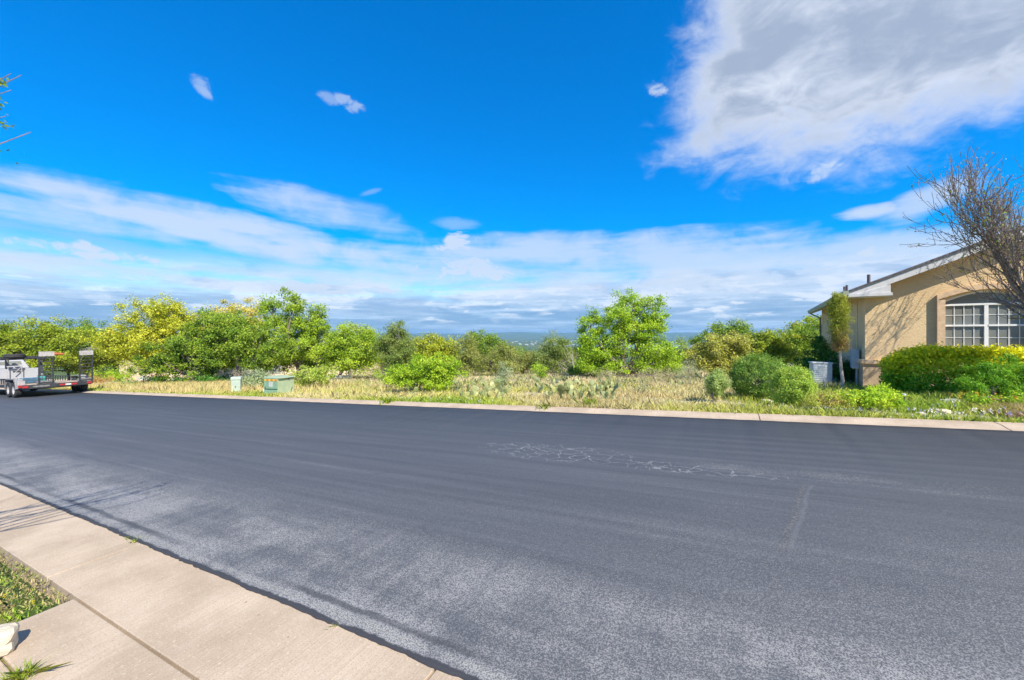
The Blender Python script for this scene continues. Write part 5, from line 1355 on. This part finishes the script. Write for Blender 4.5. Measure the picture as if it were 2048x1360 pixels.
def house_free(T, S):
    x, y = xy(T, S); dx, dy = x - HC.x, y - HC.y
    a = dx * 0.845 - dy * 0.535; b = dx * 0.535 + dy * 0.845
    return ~((a > -0.15) & (b > -0.15))


rng = np.random.default_rng(55)
VERGE = [(0.58, 0.48, 0.22), (0.70, 0.62, 0.32), (0.64, 0.60, 0.16), (0.46, 0.52, 0.08), (0.28, 0.42, 0.05)]
# verge near the kerb: mixed yellow and green
def scatter(n, t0, t1, s0, s1, pw=1.7):
    T = t0 + (t1 - t0) * rng.random(n) ** 1.5; S = s0 + (s1 - s0) * rng.random(n) ** pw
    return T, S
T, S = scatter(150000, -8, 42, SC1 + 0.0, 17.5)
ok = house_free(T, S); T, S = T[ok], S[ok]
P1 = 0.5 + (field(T, S, 1.0, 1) - 0.5) * 1.5; P2 = field(T, S, 2.2, 2); P3 = field(T, S, 0.35, 7)
bare = (P2 < 0.36) & (rng.random(len(T)) < 0.9) & (S > SC1 + 0.35); T, S, P1, P2, P3 = (a[~bare] for a in (T, S, P1, P2, P3))
kerb = np.clip((SC1 + 1.3 - S) / 1.1, 0, 1)
u = P1 * 0.62 + P3 * 0.25 + kerb * 0.26 + np.clip((4 - T) / 8, 0, 1) * 0.22 + rng.normal(size=len(T)) * 0.16 - 0.04
h = (0.055 + 0.10 * rng.random(len(T))) * (0.7 + 0.9 * P2)
h = h * np.where(S < SC1 + 0.12, 0.75, 1)
blades('verge_grass', 'short yellow and green grass along the far kerb', T, S, h, rng.uniform(0.010, 0.022, len(T)), pal_pick(VERGE, u, rng), rng, 0.45)
# tall straw grass at the left under the oaks
n = 60000; T = rng.uniform(11, 38, n); S = SC1 + 0.5 + 6.5 * rng.random(n) ** 1.3
ok = rng.random(n) < np.clip((T - 15) / 9, 0.10, 1) * np.clip((S - SC1 - 0.3) / 1.2, 0.15, 1); T, S = T[ok], S[ok]
gx_, gy_ = xy(T, S); clear = np.ones(len(T), bool)
for (px, py) in ((473, 790), (560, 792), (528, 792)):
    cx_, cy_, _ = ground(px, py); k_ = Vector((-cx_, -cy_)).normalized(); ax, ay = gx_ - cx_, gy_ - cy_
    al = ax * k_.x + ay * k_.y; la = np.abs(ax * k_.y - ay * k_.x)
    clear &= ~((al > -0.7) & (al < 2.6) & (la < 0.75) & (rng.random(len(T)) < 0.85))
T, S = T[clear], S[clear]
u = field(T, S, 0.8, 3) * 0.7 + rng.normal(size=len(T)) * 0.2
blades('straw_grass', 'tall dry straw-coloured grass under the oaks', T, S, rng.uniform(0.14, 0.42, len(T)), rng.uniform(0.012, 0.024, len(T)), pal_pick([(0.66, 0.50, 0.20), (0.72, 0.60, 0.30), (0.66, 0.58, 0.20), (0.40, 0.42, 0.10)], u, rng), rng, 0.22)
# pale dry weeds between the prickly pears and beyond
n = 95000; T = rng.uniform(-9, 30, n); S = SC1 + 2.2 + 33 * rng.random(n) ** 1.25
ok = house_free(T, S) & (T > -2 - (S - 12) * 0.35) & (rng.random(n) < 0.35 + field(T, S, 1.6, 16)); T, S = T[ok], S[ok]
u = field(T, S, 0.9, 5) * 1.15 - 0.1 + rng.normal(size=len(T)) * 0.2
far_w = 0.016 + 0.0016 * (S - SC1)
blades('lot_weeds', 'pale dry weeds covering the empty lot', T, S, rng.uniform(0.05, 0.22, len(T)) * np.clip((S - 9.5) / 4, 0.35, 1.2) * (0.35 + 1.1 * field(T, S, 1.3, 15)), far_w * rng.uniform(0.7, 1.3, len(T)), pal_pick([(0.58, 0.45, 0.28), (0.72, 0.60, 0.38), (0.68, 0.60, 0.30), (0.45, 0.46, 0.20), (0.32, 0.38, 0.12)], u, rng), rng, 0.4)
# low brush too dense to count between the cactus and the trees
nb_ = 420; T = rng.uniform(-3, 27, nb_); S = 12.5 + 26 * rng.random(nb_) ** 1.2
ok = house_free(T, S) & (T > -1 - (S - 12) * 0.3); T, S = T[ok], S[ok]
bx_, by_ = xy(T, S); bz_ = gz(bx_, by_); rr_ = rng.uniform(0.10, 0.32, len(T)) * (0.7 + 0.02 * S); kind_ = rng.integers(0, 4, len(T))
ids = np.repeat(np.arange(len(T)), 70)
hz_ = np.abs(rng.normal(size=len(ids))) * 0.55
P = np.stack([bx_[ids] + rng.normal(size=len(ids)) * rr_[ids] * 0.6, by_[ids] + rng.normal(size=len(ids)) * rr_[ids] * 0.6, bz_[ids] + hz_ * rr_[ids] * 1.3], -1)
cols = np.stack([tints(p_, ids, len(T), rng) for p_ in (SAGE, DRYBRUSH, JUNI_BROWN, OAK_OLIVE)], 0)[kind_[ids], np.arange(len(ids))]
tag(leaf_cloud('low_brush', P, rng.uniform(0.04, 0.10, len(P)), cols * 0.75, np.zeros((len(P), 3)) + (0, -0.2, 0.5), rng, None, 2.6, np.zeros((len(P), 3)) + (0, 0, 0.8)), 'low sage-grey and dry brush scattered over the empty lot', 'brush', kind='stuff')
# reddish dry grass at the right
n = 12000; T = rng.uniform(-10, -4.2, n); S = SC1 + 0.9 + 1.5 * rng.random(n)
u = field(T, S, 1.5, 6) * 0.7 + rng.normal(size=n) * 0.2
blades('dry_verge_weeds', 'tangled reddish-tan dry weeds below the feathery shrub', T, S, rng.uniform(0.06, 0.2, n), rng.uniform(0.008, 0.016, n), pal_pick([(0.50, 0.30, 0.17), (0.56, 0.40, 0.24), (0.44, 0.40, 0.12), (0.22, 0.34, 0.04)], u, rng), rng, 0.7)
# lawn on this side, bottom left
n = 42000; T = 3.66 + 3.8 * rng.random(n); S = -1.6 + 2.55 * rng.random(n)
e = rng.random(n) * 0.05
ok = (T > 3.68 + e) & (S < SC0 - 0.01 + 0.0 * e); T, S = T[ok], S[ok]
P1 = field(T, S, 3.0, 12); u = P1 * 0.8 + 0.15 + rng.normal(size=len(T)) * 0.2
u = np.where(S > SC0 - 0.10, u - 0.25, u)
blades('lawn_grass', 'green lawn grass beside the concrete', T, S, rng.uniform(0.012, 0.036, len(T)) * (0.6 + 0.7 * P1), rng.uniform(0.005, 0.010, len(T)), pal_pick([(0.46, 0.36, 0.18), (0.42, 0.44, 0.12), (0.28, 0.44, 0.04), (0.34, 0.52, 0.03), (0.44, 0.58, 0.04)], u, rng), rng, 0.9, -0.015)
# weeds in the joints and a tuft by the rock
def tuft(name, label, t, s, n, h, spread, pal, lean=0.8):
    T = t + rng.normal(size=n) * spread; S = s + rng.normal(size=n) * spread
    o = blades(name, label, T, S, rng.uniform(0.5, 1.1, n) * h, np.full(n, max(0.004, h * 0.09)), pal_pick(pal, rng.random(n), rng), rng, lean, -0.004, 'weed')
    o['kind'] = 'thing'; return o
GR = [(0.18, 0.28, 0.02), (0.32, 0.42, 0.03), (0.42, 0.42, 0.08)]
tuft('grass_tuft', 'grass tuft sprouting from the concrete joint near the rock', 2.98, 0.60, 150, 0.055, 0.022, GR, 1.1)
tuft('joint_weed', 'small weed in the road edge at a kerb joint', 4.30, 1.50, 60, 0.03, 0.02, GR, 1.0)
tuft('joint_weed', 'tiny weed in the road edge just beyond the kerb joint', 4.42, 1.50, 35, 0.025, 0.015, GR, 1.0)
tuft('joint_weed', 'tiny weed at the road edge beside bare concrete', 1.86, 1.485, 30, 0.018, 0.012, GR, 1.0)
tuft('green_tuft', 'bright green grass tuft at the far kerb below the cactus', *ts(*ground(1090, 819)[:2]), 160, 0.14, 0.12, BRIGHT, 0.5)
tuft('green_tuft', 'tall light green grass tuft at the far kerb', *ts(*ground(1180, 817)[:2]), 200, 0.24, 0.07, GR, 0.35)
tuft('green_tuft', 'low green mat of weeds in the pale lot', *ts(*ground(1010, 800)[:2]), 220, 0.12, 0.25, BRIGHT, 0.7)
tuft('green_tuft', 'bright green weed in the verge right of the transformer', *ts(*ground(775, 808)[:2]), 120, 0.2, 0.09, BRIGHT, 0.5)

# wild flowers: bluebonnets in the verge, yellow flowers in lawn and bed
def flowers(name, label, pts, col, size, hgt, seed, n_per=9):
    r = np.random.default_rng(seed); P, C = [], []
    for (x, y, z) in pts:
        if 3 < ts(x, y)[1] < SC1 + 0.12: continue
        for k in range(n_per):
            P.append((x + r.normal() * size * 0.35, y + r.normal() * size * 0.35, z + hgt + (k / n_per - 0.5) * size * 2.0)); C.append(np.array(col) * r.uniform(0.7, 1.3))
    P, C = np.array(P), np.clip(np.array(C), 0, 1)
    o = leaf_cloud(name, P, r.uniform(0.6, 1.2, len(P)) * size, C, np.zeros((len(P), 3)) + (0, -0.4, 0.5), r, None, 1.2)
    return tag(o, label, 'flowers', kind='stuff')
r = random.Random(31)
flowers('bluebonnets', 'scattered bluebonnets in the far verge before the garden', [ground(r.uniform(1560, 2040), r.uniform(818, 846)) for _ in range(34)] + [ground(r.uniform(1050, 1300), r.uniform(812, 822)) for _ in range(8)], (0.30, 0.32, 0.52), 0.03, 0.12, 1, 6)
flowers('white_wildflowers', 'sprinkle of small white wildflowers in the far verge', [ground(r.uniform(1640, 2040), r.uniform(825, 850)) for _ in range(60)] + [ground(*(lambda q: (q, 790 + (q - 560) * 0.045 + r.uniform(-4, 4)))(r.uniform(560, 1000))) for _ in range(60)], (0.72, 0.68, 0.62), 0.035, 0.10, 2, 5)
lw_pts = []
for k in range(26):
    t_, s_ = r.uniform(3.72, 4.9), r.uniform(0.1, 0.9); x, y = xy(t_, s_); lw_pts.append((x, y, -SLOPE * t_ - 0.015))
flowers('yellow_lawn_flowers', 'tiny yellow flowers dotted in the near lawn', lw_pts, (0.62, 0.50, 0.01), 0.012, 0.045, 3, 4)
flowers('orange_bed_flowers', 'orange and yellow flowers dotting the garden bed', [ground(r.uniform(1900, 2040), r.uniform(800, 822)) for _ in range(16)] + [ground(r.uniform(1620, 1800), r.uniform(812, 822)) for _ in range(14)], (0.62, 0.36, 0.03), 0.04, 0.24, 4, 5)

# ------------------------------------------------------------------ air
hz = MB().box(-9400, 9400, -9400, 9400, -48, 82).build('haze', None)
hm = bpy.data.materials.new('haze'); hm.use_nodes = True; t = hm.node_tree; t.nodes.clear()
vo = t.nodes.new('ShaderNodeOutputMaterial'); pv = t.nodes.new('ShaderNodeVolumePrincipled')
pv.inputs['Color'].default_value = (0.30, 0.62, 1.0, 1); pv.inputs['Density'].default_value = 0.00010; pv.inputs['Anisotropy'].default_value = 0.0
t.links.new(pv.outputs[0], vo.inputs['Volume'])
hz.data.materials.append(hm); tag(hz, 'thin blue haze filling the air over the valley', kind='stuff')
